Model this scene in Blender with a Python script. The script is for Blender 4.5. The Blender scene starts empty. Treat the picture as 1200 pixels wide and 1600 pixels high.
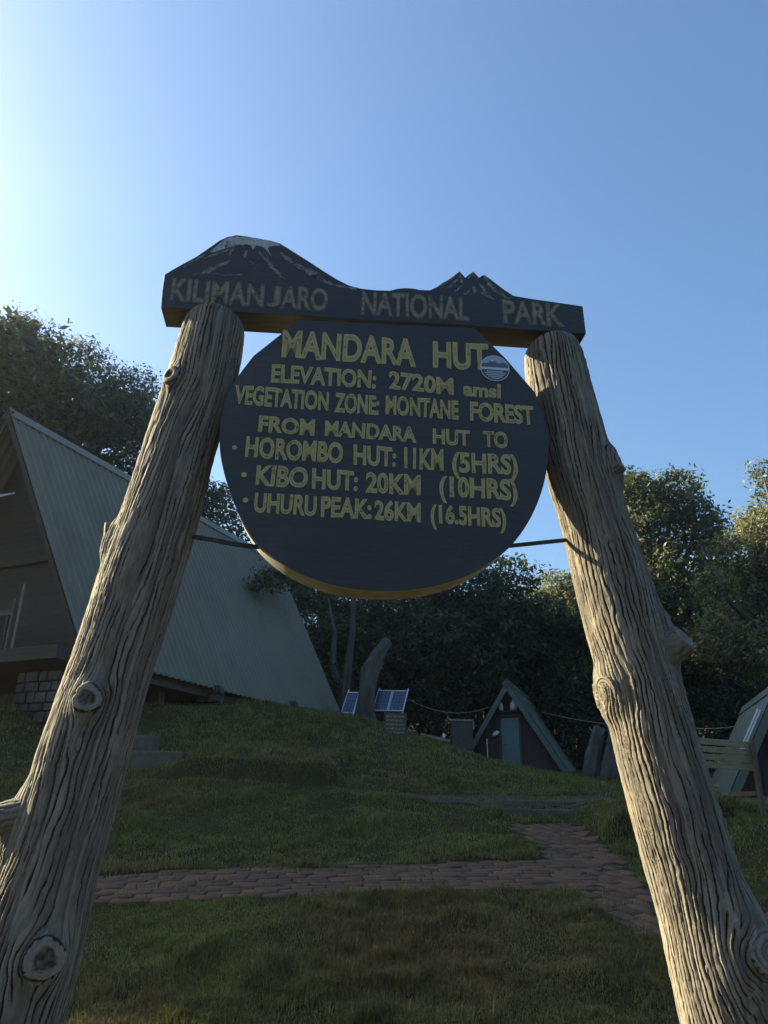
import bpy, bmesh, math, random
import numpy as np
from mathutils import Vector, Matrix
random.seed(7)
RNG = np.random.default_rng(11)
S = bpy.context.scene
COL = S.collection
R = math.radians

# ---------------------------------------------------------------- camera, sky, sun, exposure
EYE = np.array([0.0, 0.0, 1.6])
PITCH, ROLL, FPX = R(22.0), R(1.1), 1200.0
_R0 = np.array([1.0, 0, 0]); _U0 = np.array([0, -math.sin(PITCH), math.cos(PITCH)])
CW = np.array([0, math.cos(PITCH), math.sin(PITCH)])
CR = _R0 * math.cos(ROLL) + _U0 * math.sin(ROLL)
CU = -_R0 * math.sin(ROLL) + _U0 * math.cos(ROLL)
cam = bpy.data.cameras.new("camera"); camo = bpy.data.objects.new("camera", cam); COL.objects.link(camo)
m = Matrix.Identity(4)
for i in range(3):
    m[i][0] = CR[i]; m[i][1] = CU[i]; m[i][2] = -CW[i]; m[i][3] = EYE[i]
camo.matrix_world = m
cam.sensor_fit = 'VERTICAL'; cam.sensor_height = 36.0; cam.sensor_width = 27.0
cam.lens = 36.0 * FPX / 1600.0
cam.clip_start = 0.05; cam.clip_end = 3000
S.camera = camo

SUN_AZ, SUN_EL = R(-67.0), R(27.0)       # azimuth from +Y (the view), negative = left
sun_dir = Vector((math.sin(SUN_AZ) * math.cos(SUN_EL), math.cos(SUN_AZ) * math.cos(SUN_EL), math.sin(SUN_EL)))
w = bpy.data.worlds.new("World"); S.world = w; w.use_nodes = True
wn = w.node_tree.nodes; wl = w.node_tree.links
bg = wn.get("Background") or wn.new("ShaderNodeBackground")
sky = wn.new("ShaderNodeTexSky"); sky.sky_type = 'NISHITA'; sky.sun_disc = False
sky.sun_elevation = SUN_EL; sky.sun_rotation = SUN_AZ
sky.altitude = 800; sky.air_density = 1.4; sky.dust_density = 4.5; sky.ozone_density = 5.0
wb = wn.new("ShaderNodeMix"); wb.data_type = 'RGBA'; wb.blend_type = 'MULTIPLY'; wb.inputs[0].default_value = 1.0   # white balance of the camera
wb.inputs[7].default_value = (0.90, 0.985, 1.0, 1)
wl.new(sky.outputs[0], wb.inputs[6]); wl.new(wb.outputs[2], bg.inputs[0]); bg.inputs[1].default_value = 0.062
wl.new(bg.outputs[0], wn["World Output"].inputs[0])
sd = bpy.data.lights.new("sun", 'SUN'); so = bpy.data.objects.new("sun", sd); COL.objects.link(so)
sd.energy = 5.0; sd.angle = R(0.5); sd.color = (1.0, 0.87, 0.56)
so.rotation_euler = (-sun_dir).to_track_quat('-Z', 'Y').to_euler()
so.location = (-20, 10, 30)
S.view_settings.view_transform = 'Standard'; S.view_settings.look = 'None'
S.view_settings.exposure = 2.0; S.view_settings.gamma = 1.0
S.render.engine = 'CYCLES'
S.cycles.use_denoising = True
S.cycles.max_bounces = 6; S.cycles.transparent_max_bounces = 6

# ---------------------------------------------------------------- helpers
def ray(px, py):
    return (px - 600) / FPX * CR + (800 - py) / FPX * CU + CW
def at(px, py, Y):
    d = ray(px, py); return EYE + d * (Y / d[1])
def project(P):
    d = np.asarray(P, float) - EYE; z = d @ CW
    return np.stack([600 + FPX * (d @ CR) / z, 800 - FPX * (d @ CU) / z], -1)

def tag(o, label=None, cat=None, group=None, kind=None):
    if label: o['label'] = label
    if cat: o['category'] = cat
    if group: o['group'] = group
    if kind: o['kind'] = kind
    return o
def empty(name, loc=(0, 0, 0), label=None, cat=None, group=None):
    o = bpy.data.objects.new(name, None); COL.objects.link(o); o.location = loc
    o.empty_display_size = 0.2
    return tag(o, label, cat, group)
def link(name, me, mat=None, parent=None):
    o = bpy.data.objects.new(name, me); COL.objects.link(o)
    if mat is not None:
        for mm in (mat if isinstance(mat, (list, tuple)) else [mat]): me.materials.append(mm)
    if parent is not None:
        o.parent = parent
        o.matrix_parent_inverse = Matrix.Translation(-world_loc(parent))
    return o
def world_loc(p):
    v = Vector(p.location)
    # children built here keep a location of 0 and a pure translation inverse, so walk up
    q = p
    tot = Vector((0, 0, 0))
    while q is not None:
        tot += Vector(q.location)
        if q.parent is not None: tot += q.matrix_parent_inverse.to_translation()
        q = q.parent
    return tot
def npmesh(name, V, F, mat=None, parent=None, smooth=False, col=None, attrs=None, mi=None):
    V = np.ascontiguousarray(V, np.float32); me = bpy.data.meshes.new(name)
    me.vertices.add(len(V)); me.vertices.foreach_set("co", V.ravel())
    if isinstance(F, np.ndarray): F = [F]
    F = [np.asarray(f, np.int32) for f in F if len(f)]
    tot = sum(f.size for f in F); npoly = sum(len(f) for f in F)
    me.loops.add(tot); me.loops.foreach_set("vertex_index", np.concatenate([f.ravel() for f in F]))
    lt = np.concatenate([np.full(len(f), f.shape[1], np.int32) for f in F])
    ls = np.concatenate([[0], np.cumsum(lt)[:-1]]).astype(np.int32)
    me.polygons.add(npoly); me.polygons.foreach_set("loop_start", ls)
    try: me.polygons.foreach_set("loop_total", lt)
    except Exception: pass
    if mi is not None: me.polygons.foreach_set("material_index", np.asarray(mi, np.int32))
    me.update(calc_edges=True); me.validate()
    if smooth: me.polygons.foreach_set("use_smooth", np.ones(len(me.polygons), bool))
    if col is not None:
        a = me.attributes.new("col", 'FLOAT_COLOR', 'POINT')
        c = np.ones((len(V), 4), np.float32); c[:, :3] = col; a.data.foreach_set("color", c.ravel())
    for k, v in (attrs or {}).items():
        a = me.attributes.new(k, 'FLOAT', 'POINT'); a.data.foreach_set("value", np.asarray(v, np.float32).ravel())
    return link(name, me, mat, parent)

class MB:
    def __init__(s): s.v = []; s.f = []; s.m = []
    def add(s, vs, fs, mi=0):
        b = len(s.v); s.v += [tuple(map(float, p)) for p in vs]
        for f in fs: s.f.append([b + i for i in f]); s.m.append(mi)
    def prism(s, pts, off, mi=0, mside=None):
        pts = [np.asarray(p, float) for p in pts]; off = np.asarray(off, float); n = len(pts)
        b = [p + off for p in pts]
        s.add(pts + b, [list(range(n))], mi)
        bb = len(s.v) - 2 * n
        s.f.append([bb + n + i for i in reversed(range(n))]); s.m.append(mi if mside is None else mside)
        for i in range(n):
            j = (i + 1) % n
            s.f.append([bb + j, bb + i, bb + n + i, bb + n + j]); s.m.append(mi if mside is None else mside)
    def box(s, c, a, b, h, mi=0):
        c, a, b, h = [np.asarray(q, float) for q in (c, a, b, h)]   # centre, three half-axis vectors
        s.prism([c - a - b - h, c + a - b - h, c + a + b - h, c - a + b - h], 2 * h, mi)
    def bar(s, p, q, wx, wz, up=(0, 0, 1), mi=0):
        p = np.asarray(p, float); q = np.asarray(q, float); d = q - p; L = np.linalg.norm(d); d = d / L
        sx = np.cross(d, up); sx = sx / np.linalg.norm(sx); uz = np.cross(sx, d)
        s.box((p + q) / 2, d * L / 2, sx * wx / 2, uz * wz / 2, mi)
    def tube(s, path, rad, n=10, mi=0, cap=True):
        path = np.asarray(path, float); rad = np.broadcast_to(np.asarray(rad, float), (len(path),))
        b = len(s.v); T = np.gradient(path, axis=0); T /= np.linalg.norm(T, axis=1)[:, None]
        ref = np.array([0, 1.0, 0]) if abs(T[0][1]) < .9 else np.array([1.0, 0, 0])
        for p, t, r in zip(path, T, rad):
            x = np.cross(t, ref); x /= np.linalg.norm(x); y = np.cross(t, x)
            for k in range(n):
                a = 2 * math.pi * k / n; s.v.append(tuple(p + r * (math.cos(a) * x + math.sin(a) * y)))
        for i in range(len(path) - 1):
            for k in range(n):
                k2 = (k + 1) % n
                s.f.append([b + i * n + k, b + i * n + k2, b + (i + 1) * n + k2, b + (i + 1) * n + k]); s.m.append(mi)
        if cap:
            s.f.append([b + k for k in range(n)]); s.m.append(mi)
            e = b + (len(path) - 1) * n; s.f.append([e + k for k in reversed(range(n))]); s.m.append(mi)
    def build(s, name, mat, parent=None, smooth=False, bevel=0.0):
        me = bpy.data.meshes.new(name); me.from_pydata(s.v, [], s.f)
        me.polygons.foreach_set("material_index", s.m)
        bm = bmesh.new(); bm.from_mesh(me); bmesh.ops.recalc_face_normals(bm, faces=bm.faces)
        if bevel: bmesh.ops.bevel(bm, geom=[e for e in bm.edges if e.is_manifold and e.calc_face_angle(0) > .5], offset=bevel, segments=2, profile=.6, affect='EDGES', clamp_overlap=True)
        bm.to_mesh(me); bm.free()
        if smooth: me.polygons.foreach_set("use_smooth", [True] * len(me.polygons))
        return link(name, me, mat, parent)

def _grid(seed, nx, ny): return np.random.default_rng(seed).random((nx, ny)) * 2 - 1
def vnoise(x, y, seed, perx=None):
    """smooth value noise; periodic in x when perx (an int) is given"""
    n = 257; g = _grid(seed, n, n)
    xi = np.floor(x).astype(int); yi = np.floor(y).astype(int); fx = x - xi; fy = y - yi
    fx = fx * fx * fx * (fx * (fx * 6 - 15) + 10); fy = fy * fy * fy * (fy * (fy * 6 - 15) + 10)
    P = perx or n
    x0 = xi % P; x1 = (xi + 1) % P; y0 = yi % n; y1 = (yi + 1) % n
    return (g[x0, y0] * (1 - fx) + g[x1, y0] * fx) * (1 - fy) + (g[x0, y1] * (1 - fx) + g[x1, y1] * fx) * fy
def fbm(x, y, seed, octs=4):
    t = 0; a = 1; k = 0
    for o in range(octs):
        t = t + a * vnoise(x * 2 ** o, y * 2 ** o, seed + o); k += a; a *= .5
    return t / k
def sstep(a, b, x):
    t = np.clip((x - a) / (b - a), 0, 1); return t * t * (3 - 2 * t)

# ---------------------------------------------------------------- materials
def nodes(name):
    mt = bpy.data.materials.new(name); mt.use_nodes = True
    nt = mt.node_tree; return mt, nt, nt.nodes["Principled BSDF"]
def N(nt, t, **k):
    n = nt.nodes.new(t)
    for a, b in k.items():
        if a in n.inputs: n.inputs[a].default_value = b
        else: setattr(n, a, b)
    return n
def coords(nt, scale=(1, 1, 1)):
    tc = N(nt, "ShaderNodeTexCoord"); mp = N(nt, "ShaderNodeMapping"); mp.inputs["Scale"].default_value = scale
    nt.links.new(tc.outputs["Object"], mp.inputs[0]); return mp.outputs[0]
def mixc(nt, fac, a, b, blend='MIX'):
    mx = N(nt, "ShaderNodeMix", data_type='RGBA', blend_type=blend)
    for sock, v in ((mx.inputs[0], fac), (mx.inputs[6], a), (mx.inputs[7], b)):
        if hasattr(v, "is_linked"): nt.links.new(v, sock)
        elif isinstance(v, (int, float)): sock.default_value = v
        else: sock.default_value = tuple(v) + (1,) if len(v) == 3 else v
    return mx.outputs[2]
def ramp(nt, src, stops):
    r = N(nt, "ShaderNodeValToRGB"); nt.links.new(src, r.inputs[0])
    el = r.color_ramp.elements
    while len(el) < len(stops): el.new(.5)
    for e, (p, c) in zip(el, stops):
        e.position = p; e.color = (c, c, c, 1) if isinstance(c, (int, float)) else tuple(c) + (1,)
    return r.outputs[0]
def noise(nt, vec, scale, detail=4, rough=.55, dist=0):
    n = N(nt, "ShaderNodeTexNoise"); n.inputs["Scale"].default_value = scale; n.inputs["Detail"].default_value = detail
    n.inputs["Roughness"].default_value = rough; n.inputs["Distortion"].default_value = dist
    nt.links.new(vec, n.inputs["Vector"]); return n.outputs[0]
def bump(nt, bs, h, strength=.3, dist=.01):
    b = N(nt, "ShaderNodeBump"); b.inputs["Strength"].default_value = strength; b.inputs["Distance"].default_value = dist
    nt.links.new(h, b.inputs["Height"]); nt.links.new(b.outputs[0], bs.inputs["Normal"])
def simple(name, c1, c2, scale=8, rough=.7, stretch=(1, 1, 1), bstr=.2, bdist=.005, metal=0, spec=.5):
    mt, nt, bs = nodes(name); v = coords(nt, stretch); f = noise(nt, v, scale, 6, .6, .3)
    nt.links.new(mixc(nt, ramp(nt, f, [(.3, 0.), (.7, 1.)]), c1, c2), bs.inputs["Base Color"])
    bs.inputs["Roughness"].default_value = rough; bs.inputs["Metallic"].default_value = metal
    bs.inputs["Specular IOR Level"].default_value = spec
    if bstr: bump(nt, bs, f, bstr, bdist)
    return mt

def mat_attr_leaf(name, trans=.35, rough=.55, tint=(1, 1, 1), spec=.3):
    mt, nt, bs = nodes(name)
    a = N(nt, "ShaderNodeAttribute", attribute_name="col")
    c = mixc(nt, 1.0, a.outputs["Color"], tint, 'MULTIPLY')
    nt.links.new(c, bs.inputs["Base Color"]); bs.inputs["Roughness"].default_value = rough
    bs.inputs["Specular IOR Level"].default_value = spec
    tr = N(nt, "ShaderNodeBsdfTranslucent"); nt.links.new(mixc(nt, 1.0, c, (1.35, 1.35, .8), 'MULTIPLY'), tr.inputs[0])
    ms = N(nt, "ShaderNodeMixShader"); ms.inputs[0].default_value = trans
    nt.links.new(bs.outputs[0], ms.inputs[1]); nt.links.new(tr.outputs[0], ms.inputs[2])
    nt.links.new(ms.outputs[0], nt.nodes["Material Output"].inputs[0]); return mt

def mat_bark_post():
    mt, nt, bs = nodes("weathered_log")
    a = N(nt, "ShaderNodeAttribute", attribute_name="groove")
    v = coords(nt, (1, 1, .25)); f = noise(nt, v, 60, 6, .65, .4)
    v2 = coords(nt); g = noise(nt, v2, 5, 5, .6)
    base = mixc(nt, ramp(nt, f, [(.3, 0.), (.72, 1.)]), (.130, .108, .084), (.262, .222, .170))
    base = mixc(nt, ramp(nt, g, [(.45, 0.), (.66, .8)]), base, (.115, .104, .092))
    ra = N(nt, "ShaderNodeAttribute", attribute_name="ridge"); pa = N(nt, "ShaderNodeAttribute", attribute_name="pale")
    base = mixc(nt, ramp(nt, ra.outputs["Fac"], [(.0, .65), (.5, 0.), (1., 0.)]), base, (.085, .076, .066))
    base = mixc(nt, ramp(nt, ra.outputs["Fac"], [(.55, 0.), (1., .5)]), base, (.33, .30, .25))
    base = mixc(nt, pa.outputs["Fac"], base, (.27, .245, .205))
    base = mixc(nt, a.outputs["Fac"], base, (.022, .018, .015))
    p = noise(nt, v2, 28, 6, .7, .6)
    base = mixc(nt, ramp(nt, p, [(.66, 0.), (.73, .5)]), base, (.10, .08, .06))
    nt.links.new(base, bs.inputs["Base Color"]); bs.inputs["Roughness"].default_value = .85
    bs.inputs["Specular IOR Level"].default_value = .25
    bump(nt, bs, f, .45, .004); return mt
def mat_cut():
    mt, nt, bs = nodes("cut_wood")
    a = N(nt, "ShaderNodeAttribute", attribute_name="groove")
    f = noise(nt, coords(nt), 70, 5, .6)
    c = mixc(nt, ramp(nt, f, [(.3, 0.), (.7, 1.)]), (.15, .13, .10), (.27, .24, .20))
    nt.links.new(mixc(nt, a.outputs["Fac"], c, (.06, .05, .04)), bs.inputs["Base Color"])
    bs.inputs["Roughness"].default_value = .85; bump(nt, bs, f, .4, .003); return mt
def mat_black():
    mt, nt, bs = nodes("black_sign_paint")
    f = noise(nt, coords(nt, (1, 1, 9)), 9, 6, .65, .2); g = noise(nt, coords(nt), 3, 5)
    c = mixc(nt, ramp(nt, f, [(.35, 0.), (.75, 1.)]), (.017, .018, .021), (.036, .037, .040))
    c = mixc(nt, ramp(nt, g, [(.62, 0.), (.8, .5)]), c, (.075, .075, .075))
    nt.links.new(c, bs.inputs["Base Color"]); bs.inputs["Roughness"].default_value = .5
    bump(nt, bs, f, .25, .003); return mt
def mat_beam():
    mt, nt, bs = nodes("beam_wood")
    f = noise(nt, coords(nt, (1.5, 8, 12)), 5, 6, .65, .3)
    c = mixc(nt, ramp(nt, f, [(.3, 0.), (.7, 1.)]), (.045, .038, .032), (.09, .078, .065))
    nt.links.new(c, bs.inputs["Base Color"]); bs.inputs["Roughness"].default_value = .8
    bump(nt, bs, f, .3, .004); return mt
def mat_paint(name, c1, c2, lo=.5, hi=.62, dark=(.03, .03, .03), sc=45):
    mt, nt, bs = nodes(name); v = coords(nt)
    f = noise(nt, v, 30, 5, .6); g = noise(nt, v, sc, 6, .75, .5)
    c = mixc(nt, ramp(nt, f, [(.35, 0.), (.65, 1.)]), c1, c2)
    c = mixc(nt, ramp(nt, g, [(lo, 0.), (hi, 1.)]), c, dark)
    nt.links.new(c, bs.inputs["Base Color"]); bs.inputs["Roughness"].default_value = .6; return mt
def mat_plank(name, c1, c2, scale, axis):
    mt, nt, bs = nodes(name); v = coords(nt)
    sx = N(nt, "ShaderNodeSeparateXYZ"); nt.links.new(v, sx.inputs[0])
    mu = N(nt, "ShaderNodeMath", operation='MULTIPLY'); mu.inputs[1].default_value = scale
    nt.links.new(sx.outputs[axis], mu.inputs[0])
    fr = N(nt, "ShaderNodeMath", operation='FRACT'); nt.links.new(mu.outputs[0], fr.inputs[0])
    gap = ramp(nt, fr.outputs[0], [(0., 0.), (.05, 1.), (.95, 1.), (1., 0.)])
    fl = N(nt, "ShaderNodeMath", operation='FLOOR'); nt.links.new(mu.outputs[0], fl.inputs[0])
    wn_ = N(nt, "ShaderNodeTexWhiteNoise", noise_dimensions='1D'); nt.links.new(fl.outputs[0], wn_.inputs["W"])
    st = [3., 3., 3.]; st[axis] = 14.
    f = noise(nt, coords(nt, st), 3, 6, .6, .3)
    c = mixc(nt, wn_.outputs[0], c1, c2); c = mixc(nt, ramp(nt, f, [(.35, .0), (.75, .5)]), c, tuple(x * .5 for x in c1))
    c = mixc(nt, gap, tuple(x * .25 for x in c1), c)
    nt.links.new(c, bs.inputs["Base Color"]); bs.inputs["Roughness"].default_value = .8
    bump(nt, bs, gap, .6, .01); return mt

M = {}
M['log'] = mat_bark_post(); M['cut'] = mat_cut(); M['black'] = mat_black(); M['beam'] = mat_beam()
M['rim'] = simple("raw_rim_wood", (.24, .22, .19), (.44, .41, .36), 9, .8, (1, 1, 1), .3, .004)
M['gold'] = mat_paint("gold_paint", (.58, .46, .15), (.44, .35, .11), .56, .70)
M['goldin'] = mat_paint("dull_gold_paint", (.33, .28, .13), (.47, .40, .17), .52, .66)
M['oldgold'] = mat_paint("faded_gold_paint", (.30, .26, .155), (.19, .165, .10), .50, .64)
M['oldin'] = mat_paint("faded_letter_core", (.16, .14, .09), (.11, .10, .07), .5, .65)
M['snow'] = mat_paint("faded_white_paint", (.52, .52, .52), (.36, .35, .34), .52, .66, (.025, .025, .028), 22)
M['streak'] = mat_paint("worn_white_streaks", (.30, .29, .28), (.17, .165, .16), .44, .60, (.022, .022, .026), 26)
M['iron'] = simple("dark_iron", (.03, .03, .03), (.07, .055, .045), 20, .6, metal=.5)
M['edge'] = simple("bare_panel_edge", (.30, .28, .25), (.45, .43, .40), 20, .5)
M['roof'] = simple("grey_green_sheet_metal", (.115, .106, .068), (.158, .145, .094), 1.2, .45, (1, 1, .3), .05, .002, spec=.5)
M['roof2'] = simple("green_sheet_metal", (.062, .082, .062), (.092, .115, .088), 2, .5, bstr=.05)
M['wall'] = mat_plank("dark_brown_siding", (.028, .022, .018), (.042, .033, .027), 6., 2)
M['wallv'] = mat_plank("red_brown_boards", (.060, .034, .034), (.085, .05, .05), 7., 0)
M['door'] = simple("teal_door_paint", (.08, .14, .14), (.11, .17, .165), 6, .5)
M['darkwood'] = simple("dark_weathered_wood", (.05, .04, .032), (.10, .08, .065), 10, .8, (1, 1, 3))
M['slat'] = simple("yellowed_slat_wood", (.20, .16, .08), (.30, .25, .13), 8, .7, (1, 6, 6))
M['post'] = simple("pale_post_wood", (.16, .135, .10), (.26, .22, .17), 9, .8, (1, 1, .3))
M['stone'] = simple("rubble_stone", (.032, .030, .027), (.105, .098, .088), 3, .9, bstr=.8, bdist=.03)
M['concrete'] = simple("mossy_concrete", (.085, .070, .055), (.15, .128, .105), 6, .9, bstr=.5, bdist=.01, spec=.1)
M['paver'] = None
M['white'] = simple("white_plastic", (.6, .6, .6), (.75, .75, .75), 6, .4, bstr=0)
M['alu'] = simple("aluminium_frame", (.55, .57, .6), (.65, .67, .7), 6, .35, bstr=0, metal=.6)
M['steel'] = simple("rusty_brown_steel", (.07, .045, .035), (.13, .085, .065), 12, .6)
M['cable'] = simple("grey_cable", (.14, .13, .12), (.2, .19, .18), 6, .6, bstr=0)
M['trunk'] = simple("mossy_tree_bark", (.028, .025, .02), (.095, .084, .068), 4, .9, (1, 1, .25), .8, .05)
M['pale_trunk'] = simple("grey_tree_bark", (.028, .023, .018), (.095, .08, .063), 4, .9, (1, 1, .2), .8, .04)
M['leaf'] = mat_attr_leaf("forest_leaves", .30)
M['grass'] = mat_attr_leaf("grass_blades", .35, .7, spec=.08)
mt, nt, bs = nodes("solar_cells"); v = coords(nt, (1, 1, 1))
bs.inputs["Base Color"].default_value = (.035, .05, .095, 1); bs.inputs["Roughness"].default_value = .18
bs.inputs["Coat Weight"].default_value = .5; M['cells'] = mt
mt, nt, bs = nodes("window_glass"); bs.inputs["Base Color"].default_value = (.55, .6, .65, 1); bs.inputs["Roughness"].default_value = .12
bs.inputs["Metallic"].default_value = .7; M['pane'] = mt

# ---------------------------------------------------------------- terrain
CP = [(100, 1600, 5.5), (500, 1600, 5.5), (1000, 1600, 5.5), (1250, 1600, 5.5), (-150, 1600, 5.5),
      (150, 1410, 7.9), (500, 1397, 8.0), (830, 1388, 8.2), (1000, 1440, 7.3), (1200, 1430, 7.4), (-150, 1420, 7.9),
      (150, 1370, 9.3), (500, 1358, 9.4), (800, 1345, 9.7), (-150, 1380, 9.3), (1150, 1360, 8.8),
      (250, 1290, 11.2), (600, 1300, 11.0), (760, 1310, 10.8), (-100, 1290, 11.2),
      (150, 1224, 13.2), (400, 1222, 13.2), (530, 1240, 12.9), (760, 1250, 12.9), (930, 1250, 12.9),
      (860, 1291, 11.6), (960, 1318, 10.4), (1060, 1300, 10.8),
      (1175, 1290, 9.7), (1290, 1290, 9.6), (1120, 1275, 10.8), (1250, 1262, 14), (1100, 1245, 17),
      (250, 1180, 15.5), (500, 1175, 16.2), (60, 1165, 15.5), (400, 1140, 18), (300, 1112, 18.2), (20, 1112, 16), (-200, 1120, 15), (530, 1120, 25.5), (150, 1106, 20),
      (560, 1122, 21), (640, 1150, 19.3), (735, 1181, 19.0), (820, 1206, 18.6), (900, 1220, 18.2),
      (790, 1205, 26), (900, 1207, 25), (700, 1190, 25), (640, 1165, 24), (590, 1140, 26), (1000, 1225, 21), (1100, 1225, 22), (1250, 1225, 22),
      (500, 1130, 33), (800, 1190, 36), (1100, 1190, 36), (200, 1110, 34), (-300, 1110, 30)]
P3 = [at(*c) for c in CP] + [np.array(p, float) for p in
      [(-1.6, 3, 0.02), (1.6, 3.1, 0.0), (0, 3, -.02), (-4, 2, 0), (4, 2, 0), (0, 0, -.02), (-5, -4, -.2), (5, -4, -.2), (0, -6, -.3), (-8, 5, .3), (9, 5, .2)]]
P3 = np.array(P3)
def _tpsk(r2): return np.where(r2 > 1e-9, r2 * np.log(np.maximum(r2, 1e-9)), 0) * .5
_n = len(P3); _K = _tpsk(((P3[:, None, :2] - P3[None, :, :2]) ** 2).sum(-1)) + np.eye(_n) * .25
_Q = np.c_[np.ones(_n), P3[:, :2]]
_sol = np.linalg.solve(np.block([[_K, _Q], [_Q.T, np.zeros((3, 3))]]), np.r_[P3[:, 2], np.zeros(3)])
def _bank(x, y):
    z = 0 * x
    # turf bank cut above the upper path, ending in a blunt clump at its right end
    c = 13.55 + .12 * np.sin(x * 1.3)
    z = z + .30 * sstep(c - .22, c + .05, y) * sstep(c + 3.0, c + .4, y) * sstep(-.55, -.8, x) * sstep(-4.1, -3.0, x)
    # bank on the right, behind the leaning log
    c2 = 10.55 + .25 * np.sin(x * 2.1)
    z = z + .26 * sstep(c2 - .15, c2 + .2, y) * sstep(c2 + 2.2, c2 + .5, y) * sstep(2.75, 3.05, x) * sstep(5.2, 4.2, x)
    return z
def H(x, y, rough=True):
    x = np.asarray(x, float); y = np.asarray(y, float); sh = x.shape
    xc = np.clip(x, -13, 15).ravel(); yc = np.clip(y, -6, 36).ravel()
    out = np.empty(len(xc))
    for i in range(0, len(xc), 20000):
        a = np.c_[xc[i:i + 20000], yc[i:i + 20000]]
        k = _tpsk(((a[:, None] - P3[None, :, :2]) ** 2).sum(-1))
        out[i:i + 20000] = k @ _sol[:_n] + _sol[_n] + a @ _sol[_n + 1:]
    out = np.clip(out, -1.5, 6).reshape(sh)
    out = out + _bank(x, y) + 16 * sstep(47, 95, y)
    if rough:
        damp = sstep(4, 6, np.hypot(x, y))
        out = out + (fbm(x * .9, y * .9, 31, 3) * .05 + fbm(x * 2.6, y * 2.6, 41, 2) * .035) * (1 - path_mask(x, y) * .8)
    return out
def inpoly(x, y, poly):
    x = np.asarray(x); y = np.asarray(y); c = np.zeros(x.shape, bool); n = len(poly); j = n - 1
    for i in range(n):
        xi, yi = poly[i]; xj, yj = poly[j]
        with np.errstate(divide='ignore', invalid='ignore'):
            c ^= ((yi > y) != (yj > y)) & (x < (xj - xi) * (y - yi) / (yj - yi + 1e-12) + xi)
        j = i
    return c
def P2(l): return [tuple(at(*q)[:2]) for q in l]
PATH_A = P2([(-260, 1425, 7.9), (140, 1412, 7.9), (500, 1397, 8.0), (720, 1394, 8.1), (905, 1392, 8.15), (940, 1345, 9.6), (820, 1345, 9.65), (500, 1358, 9.4), (140, 1372, 9.3), (-260, 1385, 9.3)])
PATH_B = P2([(845, 1350, 9.5), (838, 1326, 10.3), (800, 1296, 11.4), (788, 1290, 11.7), (905, 1292, 11.6), (950, 1322, 10.3), (1010, 1390, 8.4), (1055, 1440, 7.4), (1230, 1405, 7.7), (1260, 1440, 7.1), (1075, 1490, 6.6), (1010, 1470, 6.9), (940, 1432, 7.4), (890, 1392, 8.15)])
PATH_C = P2([(525, 1237, 13.2), (650, 1244, 13.1), (770, 1243, 13.2), (960, 1242, 13.3), (955, 1250, 12.8), (905, 1256, 12.5), (770, 1258, 12.45), (640, 1252, 12.7), (535, 1244, 12.8)])
PATH_D = P2([(345, 1223, 13.25), (440, 1224, 13.3), (520, 1233, 13.2), (530, 1240, 12.9), (440, 1228, 13.1), (345, 1226, 13.05)])
def path_mask(x, y):
    return (inpoly(x, y, PATH_A) | inpoly(x, y, PATH_B) | inpoly(x, y, PATH_C) | inpoly(x, y, PATH_D)).astype(float)

def axis_lines(lo, hi, fine, far):
    a = np.arange(lo, hi + 1e-6, fine); o = []; s = fine; v = hi
    while v < far: s *= 1.35; v += s; o.append(v)
    i = []; s = fine; v = lo
    while v > -far: s *= 1.35; v -= s; i.append(v)
    return np.array(i[::-1] + a.tolist() + o)
gx = axis_lines(-9, 12, .09, 700); gy = axis_lines(4.5, 24, .075, 700)
X, Y = np.meshgrid(gx, gy); Z = H(X, Y)
V = np.stack([X, Y, Z], -1).reshape(-1, 3); nx_, ny_ = len(gx), len(gy)
I = np.arange(nx_ * ny_).reshape(ny_, nx_)
F = np.stack([I[:-1, :-1], I[:-1, 1:], I[1:, 1:], I[1:, :-1]], -1).reshape(-1, 4)
mt, nt, bs = nodes("turf_soil"); v = coords(nt)
f = noise(nt, v, 1.3, 6, .6); g = noise(nt, v, 22, 6, .7)
c = mixc(nt, ramp(nt, f, [(.35, 0.), (.65, 1.)]), (.036, .040, .012), (.060, .045, .020))
c = mixc(nt, ramp(nt, g, [(.4, 0.), (.7, .7)]), c, (.03, .024, .014))
nt.links.new(c, bs.inputs["Base Color"]); bs.inputs["Roughness"].default_value = .95; bs.inputs["Specular IOR Level"].default_value = .08; bump(nt, bs, g, .8, .03)
M['soil'] = mt
tag(npmesh("ground", V, F, M['soil'], smooth=True), kind='structure')

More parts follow.
